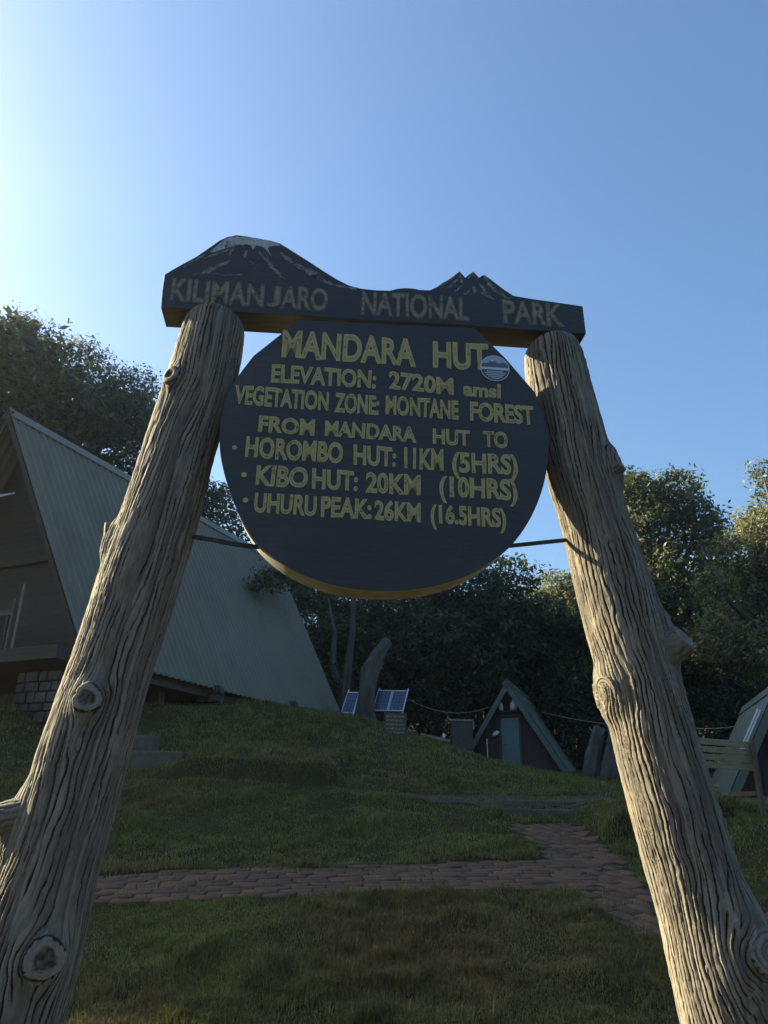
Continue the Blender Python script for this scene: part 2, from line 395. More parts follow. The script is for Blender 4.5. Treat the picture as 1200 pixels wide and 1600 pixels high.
# ---------------------------------------------------------------- brick path (individual pavers in one sheet) and the upper path
def mat_paver():
    mt, nt, bs = nodes("worn_brick_pavers")
    a = N(nt, "ShaderNodeAttribute", attribute_name="col"); v = coords(nt)
    f = noise(nt, v, 35, 6, .7); g = noise(nt, v, 3, 4)
    c = mixc(nt, ramp(nt, f, [(.35, 0.), (.7, .6)]), a.outputs["Color"], (.07, .055, .048))
    c = mixc(nt, ramp(nt, g, [(.5, 0.), (.72, .6)]), c, (.06, .055, .035))
    nt.links.new(c, bs.inputs["Base Color"]); bs.inputs["Roughness"].default_value = .9; bs.inputs["Specular IOR Level"].default_value = .12
    bump(nt, bs, f, .5, .006); return mt
M['paver'] = mat_paver()
def pavers(poly, ang, lx, ly, seed, gap=.014):
    rg = np.random.default_rng(seed); ca, sa = math.cos(ang), math.sin(ang); pv = np.array(poly)
    q = np.c_[pv[:, 0] * ca + pv[:, 1] * sa, -pv[:, 0] * sa + pv[:, 1] * ca]
    VV = []; CC = []
    r = 0; yv = q[:, 1].min()
    while yv < q[:, 1].max():
        xv = q[:, 0].min() - (lx / 2 if r % 2 else 0) + rg.uniform(-.04, .04)
        while xv < q[:, 0].max():
            l = lx * rg.uniform(.9, 1.1)
            cx, cy = xv + l / 2, yv + ly / 2
            wx, wy = cx * ca - cy * sa, cx * sa + cy * ca
            if inpoly(np.array([wx]), np.array([wy]), poly)[0]:
                hx, hy = l / 2 - gap * rg.uniform(.3, .8), ly / 2 - gap * rg.uniform(.3, .9)
                t = rg.normal(0, .02); dz = rg.normal(.006, .003); ti = rg.normal(0, .02, 2)
                k = .006
                for zz, e in ((-.05, 0), (-k + .004, 0), (.004, k)):
                    for sx, sy in ((-1, -1), (1, -1), (1, 1), (-1, 1)):
                        ux, uy = sx * (hx - e), sy * (hy - e)
                        ux, uy = ux - t * uy, uy + t * ux
                        VV.append((wx + ux * ca - uy * sa, wy + ux * sa + uy * ca, zz + dz + ti[0] * ux + ti[1] * uy))
                b = rg.uniform(.75, 1.2); col = np.array((.150, .080, .046)) * b * (1 + rg.normal(0, .05, 3))
                CC += [col] * 12
            xv += l
        yv += ly; r += 1
    VV = np.array(VV); VV[:, 2] += H(VV[:, 0], VV[:, 1], False) + fbm(VV[:, 0] * .9, VV[:, 1] * .9, 31, 3) * .012
    n = len(VV) // 12; b = np.arange(n)[:, None] * 12
    fs = []
    for lv in (0, 4):
        for k in range(4):
            fs.append(b + np.array([lv + k, lv + (k + 1) % 4, lv + 4 + (k + 1) % 4, lv + 4 + k]))
    fs.append(b + np.array([8, 9, 10, 11]))
    return VV, np.concatenate(fs), np.array(CC)
va, fa, ca_ = pavers(PATH_A, R(1.5), .34, .15, 3)
vb, fb, cb_ = pavers(PATH_B, R(-62), .26, .15, 4)
keep = None
tag(npmesh("brick_path", np.r_[va, vb + [0, 0, -.003]], np.r_[fa, fb + len(va)], M['paver'], col=np.r_[ca_, cb_]), kind='structure')
def sheet(name, poly, mat, res=.07, dz=.012):
    pv = np.array(poly); xs = np.arange(pv[:, 0].min(), pv[:, 0].max(), res); ys = np.arange(pv[:, 1].min(), pv[:, 1].max(), res)
    XX, YY = np.meshgrid(xs, ys); ZZ = H(XX, YY, True) + dz
    ins = inpoly(XX + fbm(XX * 3, YY * 3, 8, 2) * .12, YY + fbm(XX * 3, YY * 3, 9, 2) * .12, poly)
    II = np.arange(XX.size).reshape(XX.shape)
    ff = np.stack([II[:-1, :-1], II[:-1, 1:], II[1:, 1:], II[1:, :-1]], -1); ok = (ins[:-1, :-1] & ins[1:, 1:])
    return np.stack([XX, YY, ZZ], -1).reshape(-1, 3), ff[ok]
M['dirt'] = simple("trodden_dirt", (.055, .038, .025), (.105, .074, .050), 5, .95, bstr=.6, bdist=.02, spec=.08)
vc, fc = sheet("c", PATH_C, M['dirt'], .05); vd, fd = vc[:0], fc[:0]
tag(npmesh("dirt_path", np.r_[vc, vd], np.r_[fc, fd + len(vc)], M['dirt'], smooth=True), kind='structure')

def slab(name, corners, th, mat, label, cat, group=None, bevel=.02):
    mb = MB(); mb.prism(corners, (0, 0, -th)); o = mb.build(name, mat, None, bevel=bevel); return tag(o, label, cat, group)
def slab_px(a, b, Y, depth, th, *r, **k):
    p, q = at(*a, Y), at(*b, Y); q[2] = p[2] = (p[2] + q[2]) / 2
    return slab('stone_step', [p, q, q + [.05, depth, 0], p + [.05, depth, 0]], th, *r, **k)
slab_px((785, 1262), (905, 1266), 12.1, .42, .20, M['concrete'], 'worn stone step at the top of the brick path', 'step', 'stone steps above the brick path')
slab_px((782, 1248), (900, 1253), 12.6, .40, .17, M['concrete'], 'worn stone step just above another, level with the dirt path', 'step', 'stone steps above the brick path')
def cstep(x0, x1, py, Y, th, label):
    p, q = at(x0, py, Y), at(x1, py, Y); q[2] = p[2]
    slab('concrete_step', [p, q, q + [0, .5, 0], p + [0, .5, 0]], th, M['concrete'], label, 'step', 'concrete steps on the grassy slope', .03)
cstep(150, 286, 1171, 14.2, .5, 'wide grey concrete step on the slope, lower of two')
cstep(140, 241, 1147, 15.0, .6, 'narrow grey concrete step on the slope, upper of two')

# ---------------------------------------------------------------- grass blades
def grass_patch(n, x0, x1, y0, y1, hmin, hmax, wd, seed):
    rg = np.random.default_rng(seed)
    y = y0 + (y1 - y0) * rg.random(n); x = rg.uniform(x0, x1, n) * y
    # clump the tufts
    k = fbm(x * 1.6, y * 1.6, 51, 3); keep = rg.random(n) < np.clip(.80 + k * 1.3 + .5 * vnoise(x * 4.3, y * 4.3, 93), .22, 1)
    pm = (inpoly(x, y, PATH_A) | inpoly(x, y, PATH_B)); keep &= ~pm | (rg.random(n) < .012); keep &= ~inpoly(x, y, PATH_C) | (rg.random(n) < .22)
    x, y, k = x[keep], y[keep], k[keep]; n = len(x)
    z = H(x, y)
    tall = fbm(x * .8, y * .8, 61, 2); edge = _bank(x, y) > .06
    tuft = np.clip(fbm(x * 5, y * 5, 81, 2) * 2.2 - .2, 0, 1)
    h = rg.uniform(hmin, hmax, n) * (1 + .9 * np.clip(tall, -.5, 1)) * (1 + .6 * k) * (1 + .9 * tuft) * np.where(edge, 1.25, 1)
    a = rg.random(n) * 6.283; lean = np.abs(rg.normal(.55, .35, n)) * h
    d = np.c_[np.cos(a), np.sin(a), np.zeros(n)]; sdv = np.c_[-np.sin(a), np.cos(a), np.zeros(n)] * (wd * rg.uniform(.6, 1.3, n))[:, None]
    b = np.c_[x, y, z - .004]
    mid = b + d * (lean * .35)[:, None] + np.array([0, 0, 1]) * (h * .62)[:, None]
    tip = b + d * lean[:, None] + np.array([0, 0, 1]) * (h * np.clip(1 - lean / h * .25, .35, 1))[:, None]
    VV = np.stack([b - sdv, b + sdv, mid - sdv * .7, mid + sdv * .7, tip], 1).reshape(-1, 3)
    i = np.arange(n)[:, None] * 5
    q = i + np.array([0, 1, 3, 2]); t = i + np.array([2, 3, 4])
    dry = np.clip(.5 + 1.3 * fbm(x * .55 + 3, y * .55, 71, 3) + rg.normal(0, .28, n), 0, 1)
    dry = np.clip(dry - .28 + .22 * np.exp(-((x - .4) ** 2 / 2.5 + (y - 6.3) ** 2 / 1.6)), 0, 1)[:, None]
    g1 = np.array([.105, .125, .042]); g2 = np.array([.19, .20, .08]); st = np.array([.27, .195, .10])
    mixg = rg.random(n)[:, None]; c = (g1 * (1 - mixg) + g2 * mixg) * (1 - dry) + st * dry * .7
    c = c * rg.uniform(.55, 1.45, n)[:, None] * (1 + .35 * fbm(x * 3, y * 3, 97, 3))[:, None]
    return VV, q, t, np.repeat(c, 5, 0)
parts = [grass_patch(420000, -.60, .62, 4.6, 8.2, .020, .048, .0034, 1), grass_patch(300000, -.60, .62, 8.2, 13.8, .02, .05, .0055, 2),
         grass_patch(220000, -.58, .62, 13.8, 23, .03, .07, .010, 3), grass_patch(350, -.6, .62, 4.6, 12, .09, .17, .004, 5)]
o = 0; VV = []; Q = []; T = []; C = []
for v_, q_, t_, c_ in parts:
    VV.append(v_); Q.append(q_ + o); T.append(t_ + o); C.append(c_); o += len(v_)
tag(npmesh("grass", np.concatenate(VV), [np.concatenate(Q), np.concatenate(T)], M['grass'], col=np.concatenate(C)), 'short patchy turf with dry brown and green blades', 'grass', kind='stuff')

# ---------------------------------------------------------------- the welcome sign
YAW = R(5.5); ST = np.array([math.cos(YAW), math.sin(YAW), 0]); SN = np.array([math.sin(YAW), -math.cos(YAW), 0])  # along, towards camera
S0 = np.array([0, 3.0, 0]); UPZ = np.array([0, 0, 1.0])
def on(px, py, off=0.0):
    d = ray(px, py); p0 = S0 + SN * off
    return EYE + d * (((p0 - EYE) @ SN) / (d @ SN))
sign = empty('welcome_sign', (0, 3.0, 0), 'carved black board sign hung under a beam between two leaning log posts', 'sign')

def ridge_h(a, SS, u, seed):
    k = np.floor(a + .5).astype(int); rid = (k * 7919) % 1009 / 1009.0
    return rid + .5 * vnoise(k * 3.7, SS * 3, seed + 31)
KN = 47
def make_post(rows, extra, knots, seed, toptilt):
    """rows: (py, left px, right px); returns the log mesh and a locator for knots"""
    C_ = []; Rr = []
    for py, l, r in rows:
        a, b = on(l, py), on(r, py); C_.append((a + b) / 2); Rr.append(np.linalg.norm(b - a) / 2)
    C_ = np.array(C_); Rr = np.array(Rr)
    C_ = np.r_[C_, [extra]]; Rr = np.r_[Rr, Rr[-1] * 1.05]
    ax = (C_[0] - C_[-1]); ax /= np.linalg.norm(ax); Rr = Rr * abs(ax @ UPZ) ** .9
    C_, Rr = C_[::-1], Rr[::-1]                         # bottom to top
    L = np.r_[0, np.cumsum(np.linalg.norm(np.diff(C_, axis=0), axis=1))]
    s = np.linspace(0, L[-1], 1250)
    sm = lambda q: np.convolve(np.pad(np.interp(s, L, q), 50, mode='reflect', reflect_type='odd'), np.hanning(101) / np.hanning(101).sum(), 'valid')
    cx = np.stack([sm(C_[:, i]) for i in range(3)], -1); rr = sm(Rr)
    T = np.gradient(cx, axis=0); T /= np.linalg.norm(T, axis=1)[:, None]
    fr = SN[None] - T * (T @ SN)[:, None]; fr /= np.linalg.norm(fr, axis=1)[:, None]
    sd_ = np.cross(T, fr)                               # points right in the picture?
    sgn = np.sign((sd_ @ ST).mean()); sd_ = sd_ * sgn
    def locate(px, py):
        p = on(px, py); i = np.argmin(np.linalg.norm(cx - p, axis=1)); lat = (p - cx[i]) @ sd_[i]
        return math.asin(max(-1, min(1, lat / rr[i]))), s[i], i
    nth = 420; th = np.linspace(-math.pi, math.pi, nth, endpoint=False)
    TH, SS = np.meshgrid(th, s); RM = .138
    u = (TH + math.pi) / (2 * math.pi)
    a = u * KN + 1.8 * vnoise(u * 4, SS * .8, seed, 4) + .75 * vnoise(u * 11, SS * 2.6, seed + 1, 11) + .34 * vnoise(u * 40, SS * 10, seed + 2, 40) + .10 * vnoise(u * 70, SS * 45, seed + 3, 70)
    a2 = u * 21 + 1.9 * vnoise(u * 5, SS * 1.1, seed + 5, 5) + .6 * vnoise(u * 14, SS * 4, seed + 6, 14)
    hk = 0 * u; gk = 0 * u; inside = 0 * u; pale = 0 * u
    for (px, py, rk, kind) in knots:
        t0, s0, i0 = locate(px, py)
        dx = ((TH - t0 + math.pi) % (2 * math.pi) - math.pi) * RM; ds = (SS - s0) * .82
        d2 = dx * dx + ds * ds; d = np.sqrt(d2); fade = np.exp(-(d / (rk * 4.2)) ** 2)
        sh = dx * rk * rk * .9 / (d2 + (.35 * rk) ** 2) * fade
        a = a - KN / (2 * math.pi * RM) * sh; a2 = a2 - 21 / (2 * math.pi * RM) * sh
        hk = hk + (.02 if kind == 'ring' else .03) * np.exp(-(d / (rk * 1.5)) ** 4)
        if kind == 'ring':
            q = d / rk * (1 + .06 * np.sin(3 * np.arctan2(dx, ds) + seed))
            i_ = sstep(1.12, 1.0, q); inside = np.maximum(inside, i_)
            q = q + .07 * vnoise(u * 60, SS * 60, seed + 20, 60) + .05 * vnoise(u * 150, SS * 160, seed + 21, 150)
            rg_ = .9 * np.exp(-((q - 1.0) / .06) ** 2) + .28 * np.exp(-((q - .8) / .03) ** 2) + .5 * sstep(.55, .47, q) * (.75 + .35 * vnoise(u * 120, SS * 120, seed + 22, 120))
            gk = np.maximum(gk, np.clip(rg_, 0, 1)); pale = np.maximum(pale, sstep(.56, .64, q) * sstep(.97, .88, q) * (.75 + .4 * vnoise(u * 90, SS * 90, seed + 23, 90))); hk = hk + .006 * i_ - .006 * rg_ * sstep(1.3, 1.1, q) - .005 * sstep(.5, .2, q)
    prof = lambda q, lo: sstep(lo, 1.0, np.abs((q % 1.0) - .5) * 2)
    dm = np.clip(.78 + .55 * vnoise(u * 18, SS * 4, seed + 8, 18) + .7 * vnoise(u * 31, SS * 9, seed + 18, 31), .12, 1); dm2 = np.clip(.05 + .9 * vnoise(u * 9, SS * 4, seed + 9, 9), 0, 1)
    wv_ = .17 * vnoise(u * 16, SS * 7, seed + 15, 16)
    g1 = sstep(.66 + wv_, .95, np.abs((a % 1.0) - .5) * 2) * dm; g2 = prof(a2, .80) * dm2
    slope = lambda q, k: np.abs((np.roll(q, -1, 1) - np.roll(q, 1, 1)) * nth / 2 / k)
    g1 = g1 * sstep(.2, .6, slope(a, KN)); g2 = g2 * sstep(.3, .8, slope(a2, 21))
    gfine = prof(a * 2.3 + .3 * vnoise(u * 40, SS * 20, seed + 12, 40), .70) * np.clip(.1 + .8 * vnoise(u * 10, SS * 4, seed + 13, 10), 0, .7)
    groove = np.maximum(np.maximum(g1, g2), gfine * .7)
    hgt = -.0085 * g1 - .007 * g2 - .003 * gfine + .006 * vnoise(u * 5, SS * 2.2, seed + 10, 5) + .0012 * vnoise(u * 60, SS * 40, seed + 11, 60) + .0011 * vnoise(u * 120, SS * 18, seed + 14, 120)
    hgt = hgt + .0035 * (ridge_h(a, SS, u, seed) - .5)
    hgt = hgt * (1 - inside) + hk; groove = groove * (1 - inside) + gk * inside
    rid = np.floor(a + .5).astype(int) * 7919 + np.floor(SS * 1.7 + vnoise(u * 47, u * 0, seed + 30, 47) * 2).astype(int) * 104729
    ridge = ((rid % 1009) / 1009.0) * (1 - inside) + .5 * inside
    rad = rr[:, None] + hgt
    top = np.clip((s[-1] - SS) / .05, 0, 1); rad = rad * (.80 + .20 * np.sqrt(1 - (1 - top) ** 2))   # chamfered top
    V_ = cx[:, None] + rad[..., None] * (np.cos(TH)[..., None] * fr[:, None] + np.sin(TH)[..., None] * sd_[:, None])
    V_[..., 2] += (.03 * np.cos(TH) * toptilt) * sstep(.25, 0, s[-1] - SS)
    ns = len(s); I_ = np.arange(ns * nth).reshape(ns, nth); J_ = np.roll(I_, -1, 1)
    F_ = np.stack([I_[:-1], J_[:-1], J_[1:], I_[1:]], -1).reshape(-1, 4)
    V_ = V_.reshape(-1, 3); gr = groove.ravel()
    tc = len(V_); V_ = np.r_[V_, [cx[-1] + T[-1] * .015, cx[0]]]; gr = np.r_[gr, 0, 0]; rv = np.r_[ridge.ravel(), .5, .5]; pv_ = np.r_[np.clip(pale, 0, 1).ravel(), 0, 0]
    capt = np.stack([I_[-1], J_[-1], np.full(nth, tc)], -1); capb = np.stack([J_[0], I_[0], np.full(nth, tc + 1)], -1)
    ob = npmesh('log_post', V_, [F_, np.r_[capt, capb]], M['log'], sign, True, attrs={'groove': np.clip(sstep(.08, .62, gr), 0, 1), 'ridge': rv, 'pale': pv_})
    def stub(px, py, r0, length, out, nrm, seed2, flare=.45):
        """sawn branch stub: out = direction (right, toward camera, up), nrm = normal of the sawn face"""
        t0, s0, i0 = locate(px, py)
        fvec = lambda q: (q[0] * ST + q[1] * SN + q[2] * UPZ) / np.linalg.norm(q)
        d = fvec(np.array(out, float)); nn = fvec(np.array(nrm, float))
        base = cx[i0] + rr[i0] * .35 * d + T[i0] * 0
        # centre the stub line on the located surface point
        sp = cx[i0] + rr[i0] * (math.cos(t0) * fr[i0] + math.sin(t0) * sd_[i0]) if abs(t0) < 1.45 else cx[i0] + rr[i0] * d
        base = sp - d * rr[i0] * .55; tot = rr[i0] * .55 + length
        x = np.cross(d, UPZ); x /= np.linalg.norm(x); y = np.cross(x, d)
        nt_, nl = 72, 60; th_ = np.linspace(0, 2 * math.pi, nt_, endpoint=False); l_ = np.linspace(0, 1, nl)
        TT, LL = np.meshgrid(th_, l_); uu = TT / (2 * math.pi)
        aa = uu * 15 + .6 * vnoise(uu * 4, LL * 2, seed2, 4) + .4 * vnoise(uu * 9, LL * 5, seed2 + 1, 9)
        gg = prof(aa, .5) * np.clip(.6 + .6 * vnoise(uu * 6, LL * 3, seed2 + 2, 6), .1, 1) * sstep(1.0, .95, LL)
        rad_ = r0 * (1 + flare * (1 - LL) ** 1.6 + .05 * vnoise(uu * 3, LL * 2, seed2 + 3, 3)) - .007 * gg
        rim_ = sstep(.96, 1, LL); rad_ = rad_ - .006 * rim_
        off = x * np.cos(TT)[..., None] + y * np.sin(TT)[..., None]
        shear = -(off @ nn) / (d @ nn)                  # sawn face lies square to nrm
        P_ = base + d * (LL * tot)[..., None] + off * rad_[..., None] + d * (shear * rad_ * LL ** 2)[..., None]
        vs = [P_.reshape(-1, 3)]; g_ = [gg.ravel()]
        rings = np.array([.93, .86, .78, .70, .62, .55, .48, .42, .36, .30, .22, .12])
        last = P_[-1]; cen = base + d * tot
        dip = np.array([0, -.004, 0, 0, 0, -.004, 0, -.003, 0, -.004, -.002, -.006]); gm = np.array([.35, .9, .15, .05, .15, .85, .2, .7, .2, .7, .3, .8])
        for q, dd, gv in zip(rings, dip, gm):
            wob = 1 + .04 * np.sin(2 * th_ + seed2 + q * 3) * (1 - q) * 2
            vs.append(cen + (last - cen) * (q * wob)[:, None] + nn * dd); g_.append(np.full(nt_, gv))
        vs.append((cen - nn * .006)[None]); g_.append(np.array([.8]))
        VV_ = np.concatenate(vs); GG = np.concatenate(g_); nr = nl + len(rings)
        I2 = np.arange(nr * nt_).reshape(nr, nt_); J2 = np.roll(I2, -1, 1)
        F2 = np.stack([I2[:-1], J2[:-1], J2[1:], I2[1:]], -1).reshape(-1, 4); e = nr * nt_
        F3 = np.stack([I2[-1], J2[-1], np.full(nt_, e)], -1)
        mi = np.r_[np.zeros((nl - 1) * nt_), np.ones(len(rings) * nt_), np.ones(nt_)]
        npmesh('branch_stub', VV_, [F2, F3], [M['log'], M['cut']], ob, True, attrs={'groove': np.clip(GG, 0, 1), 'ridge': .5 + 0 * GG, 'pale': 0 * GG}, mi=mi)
    return stub
LROWS = [(506, 288, 384), (540, 277, 380), (600, 257, 369), (700, 224, 338), (810, 189, 312), (880, 163, 291), (950, 139, 271), (1040, 108, 241), (1170, 60, 206), (1230, 41, 190), (1310, 14, 168), (1367, -2, 151), (1480, -38, 128), (1595, -72, 101)]
p_ = on(-130, 1760); stubL = make_post(LROWS, np.array([p_[0] - .05, p_[1], -.12]), [(277, 613, .034, 'ring'), (155, 1101, .041, 'ring'), (88, 1485, .050, 'ring'), (165, 845, .05, 'stub'), (20, 1290, .07, 'stub')], 100, 1)
stubL(172, 842, .040, .035, (-1, .15, .25), (-1, .3, -.1), 5, .8)
stubL(30, 1278, .050, .075, (-1, .25, -.15), (-1, .3, -.5), 9, .8)
RROWS = [(546, 818, 903), (570, 820, 910), (600, 822, 917), (680, 840, 941), (750, 856, 959), (820, 880, 981), (888, 896, 1004), (960, 912, 1028), (1036, 931, 1050), (1124, 952, 1075), (1184, 968, 1094), (1240, 984, 1111), (1320, 1004, 1135), (1442, 1036, 1174), (1600, 1069, 1224)]
p_ = on(1290, 1800); stubR = make_post(RROWS, np.array([p_[0] - .12, p_[1], -.12]), [(950, 738, .055, 'stub'), (1040, 1000, .07, 'stub'), (940, 1085, .06, 'stub'), (1160, 1480, .10, 'stub')], 200, 1)
stubR(945, 748, .042, .035, (.62, .45, .60), (.5, .62, .6), 21, .5)
stubR(1036, 1016, .058, .065, (.80, .30, .55), (.55, .62, .56), 25, .5)
stubR(945, 1082, .055, .020, (-1, .35, .05), (-1, .35, -.35), 29, .7)
stubR(1158, 1484, .078, .075, (.1, 1, .25), (-.1, .9, .35), 33, .4)

# beam -------------------------------------------------
BO = .075
z1 = lambda x, y: (230 + x / 1.7143, 340 + y / 1.7143)
outline = [(36, 240), (40, 195), (46, 152), (66, 140), (98, 122), (130, 105), (152, 90), (175, 74), (195, 60), (215, 51), (240, 46), (270, 50), (300, 56), (330, 61), (355, 68), (378, 82), (400, 96), (435, 118), (470, 141), (505, 163), (540, 181), (575, 190), (615, 194), (650, 195), (670, 190), (690, 188), (712, 189), (730, 193), (758, 194), (780, 183), (800, 170), (820, 156), (837, 143), (845, 152), (852, 160), (863, 151), (874, 144), (883, 153), (889, 160), (896, 155), (904, 153), (922, 166), (940, 180), (960, 195), (982, 209), (1030, 217), (1100, 227), (1167, 237), (1176, 311), (900, 292), (600, 275), (300, 256)]
pts = [on(*z1(*q), BO) for q in outline]
mb = MB(); mb.prism(pts, -SN * .15, 0, 1)
beam = mb.build('beam', [M['black'], M['beam']], sign, bevel=.004)
def fill(name, polys, off, mat, parent, zf=z1):
    mb = MB()
    for pl in polys:
        q = [on(*zf(*p), off) for p in pl]; mb.prism(q, SN * .0015)
    return mb.build(name, mat, parent)
z2 = lambda x, y: (240 + x / 3.75, 350 + y / 3.75)
def streak(x0, y0, x1, y1, w0, w1, k=7, seed=0):
    rg = random.Random(seed); L = []; Rr_ = []; n = math.hypot(x1 - x0, y1 - y0); nx, ny = -(y1 - y0) / n, (x1 - x0) / n
    for i in range(k):
        t = i / (k - 1); w_ = (w0 * (1 - t) + w1 * t) * rg.uniform(.6, 1.25) * (1 if 0 < i < k - 1 else .35)
        j = rg.uniform(-3, 3); cx_, cy_ = x0 + (x1 - x0) * t + nx * j, y0 + (y1 - y0) * t + ny * j
        L.append((cx_ + nx * w_, cy_ + ny * w_)); Rr_.append((cx_ - nx * w_, cy_ - ny * w_))
    return L + Rr_[::-1]
snowcap = [(330, 165), (372, 128), (415, 92), (450, 76), (490, 70), (560, 77), (620, 86), (680, 102), (735, 112), (742, 128), (700, 128), (668, 140), (690, 190), (655, 145), (628, 130), (600, 128), (582, 152), (572, 128), (540, 118), (520, 128), (512, 120), (470, 130), (440, 140), (400, 150), (360, 165)]
fill('snow_paint', [snowcap], BO, M['snow'], beam, z2)
stl = [(440, 150, 290, 205, 7, 5), (450, 215, 280, 290, 6, 14), (610, 140, 700, 250, 18, 10), (670, 235, 745, 300, 14, 5), (740, 170, 840, 245, 8, 14), (820, 230, 990, 320, 10, 22), (930, 300, 1060, 360, 12, 10), (1060, 362, 1190, 380, 7, 9), (570, 215, 610, 285, 4, 6), (400, 300, 520, 298, 4, 4), (300, 180, 180, 250, 4, 5), (230, 295, 380, 290, 3, 3), (700, 285, 780, 325, 4, 3), (545, 150, 530, 200, 12, 4), (470, 130, 440, 190, 10, 4)]
fill('mountain_streaks', [streak(*q, 9, i) for i, q in enumerate(stl)], BO, M['streak'], beam, z2)
z3 = lambda x, y: (540 + x / 3.0769, 410 + y / 3.0769)
st3 = [(548, 52, 560, 100, 4, 9), (545, 58, 430, 128, 5, 3), (540, 80, 470, 140, 4, 5), (565, 110, 520, 145, 6, 4), (612, 52, 590, 80, 5, 4), (614, 56, 640, 82, 5, 4), (600, 120, 570, 160, 12, 8), (610, 115, 625, 150, 8, 5), (668, 68, 700, 120, 8, 9), (700, 120, 770, 165, 9, 6), (640, 100, 700, 165, 6, 9), (650, 145, 715, 178, 7, 6), (760, 168, 800, 172, 6, 3), (500, 120, 470, 142, 3, 4)]
fill('peak_streaks', [streak(*q, 7, 50 + i) for i, q in enumerate(st3)], BO, M['streak'], beam, z3)

# lettering --------------------------------------------
def glyphs(text, offset, depth):
    cu = bpy.data.curves.new("t", 'FONT'); cu.body = text; cu.size = 1; cu.offset = offset; cu.extrude = depth; cu.resolution_u = 6
    ob_ = bpy.data.objects.new("t", cu); COL.objects.link(ob_)
    me = bpy.data.meshes.new_from_object(ob_.evaluated_get(bpy.context.evaluated_depsgraph_get()))
    v_ = np.array([tuple(p.co) for p in me.vertices]); f_ = [list(p.vertices) for p in me.polygons]
    bpy.data.objects.remove(ob_); bpy.data.curves.remove(cu); bpy.data.meshes.remove(me)
    return v_, f_
def hash_(t): return sum((i + 3) * ord(c) for i, c in enumerate(t))
def word(mb, text, a, b, cap, off, lift, offs, mi, caph=None, ref=None):
    """text between the two baseline pixels a, b with cap height in pixels"""
    A_, B_ = on(*a, off), on(*b, off); T_ = on(a[0], a[1] - cap, off)
    ub = B_ - A_; hgt = (T_ - A_) @ UPZ
    v0, _ = glyphs(text, .0, .0); vr, _ = glyphs(ref or 'H', 0, 0)
    x0, x1 = v0[:, 0].min(), v0[:, 0].max(); y1 = vr[:, 1].max()
    v_, f_ = glyphs(text, offs, .0)
    if text == 'J': v_[:, 1] = (v_[:, 1] - v_[:, 1].min()) / (v_[:, 1].max() - v_[:, 1].min()) * y1
    sd0 = 400 + len(text) * 3; wob = lambda k: vnoise(v_[:, 0] * 2.3 + k, v_[:, 1] * 2.6 + 5 * k + abs(hash_(text)) % 50, sd0)
    v_[:, 0] += .022 * wob(1); v_[:, 1] += .020 * wob(9)
    q = A_ + np.outer((v_[:, 0] - x0) / (x1 - x0), ub) + np.outer(v_[:, 1] / y1 * hgt, UPZ)
    q = q + SN * lift
    mb.add(q, f_, mi)
def lettering(name, words, off, mats, parent, o1, o2):
    mb = MB()
    for wd in words:
        word(mb, *wd[:4], off, .002, o1, 0); word(mb, *wd[:4], off, .0032, o2, 1)
    return mb.build(name, mats, parent)
lettering('lettering', [('KILIMAN', (266, 468.4), (409.5, 478.7), 33), ('J', (419.5, 479.5), (435, 480.6), 33), ('ARO', (438.7, 480.9), (511, 486), 33), ('NATIONAL', (565.5, 490.5), (731.7, 500.4), 34), ('PARK', (788, 503.4), (878, 509.5), 33)], BO, [M['oldin'], M['oldgold']], beam, .046, .006)

# round board ------------------------------------------
DO = .145; DT = .17
circ = [(467, 500), (742, 513), (790, 560), (835, 612), (848, 645), (857, 690), (854, 735), (844, 775), (826, 815), (800, 851), (770, 876), (735, 897), (690, 913), (645, 921), (600, 923), (555, 920), (510, 911), (465, 894), (430, 873), (400, 846), (378, 812), (360, 770), (348, 730), (343, 690), (348, 640), (366, 597), (396, 556)]
cen = on(600, 700, DO); pts = [on(*q, DO) for q in circ]
# round off the polygon (Catmull-Rom) except along the straight sawn edges on top
straight = {0, 1, 2}
fine = []
n = len(pts)
for i in range(n):
    p0, p1, p2, p3 = pts[i - 1], pts[i], pts[(i + 1) % n], pts[(i + 2) % n]
    if i in straight or i == n - 1: fine.append(p1); continue
    if (i - 1) in straight: p0 = p1 - (p2 - p1)
    if i == n - 2: p3 = p2 + (p2 - p1)
    for k in range(6):
        t = k / 6; fine.append(.5 * (2 * p1 + (p2 - p0) * t + (2 * p0 - 5 * p1 + 4 * p2 - p3) * t * t + (3 * p1 - p0 - 3 * p2 + p3) * t ** 3))
inner = [cen + (p - cen) * .985 for p in fine]
mb = MB(); mb.prism([p - SN * .012 for p in inner], -SN * (DT - .012), 0)
board = mb.build('round_board', M['rim'], sign, bevel=.004)
mb = MB(); mb.prism(fine, -SN * .010, 0, 1)
panel = mb.build('face_panel', [M['black'], M['edge']], board, bevel=.0012)
zb = lambda x, y: (330 + x / 2.1818, 490 + y / 2.1818)
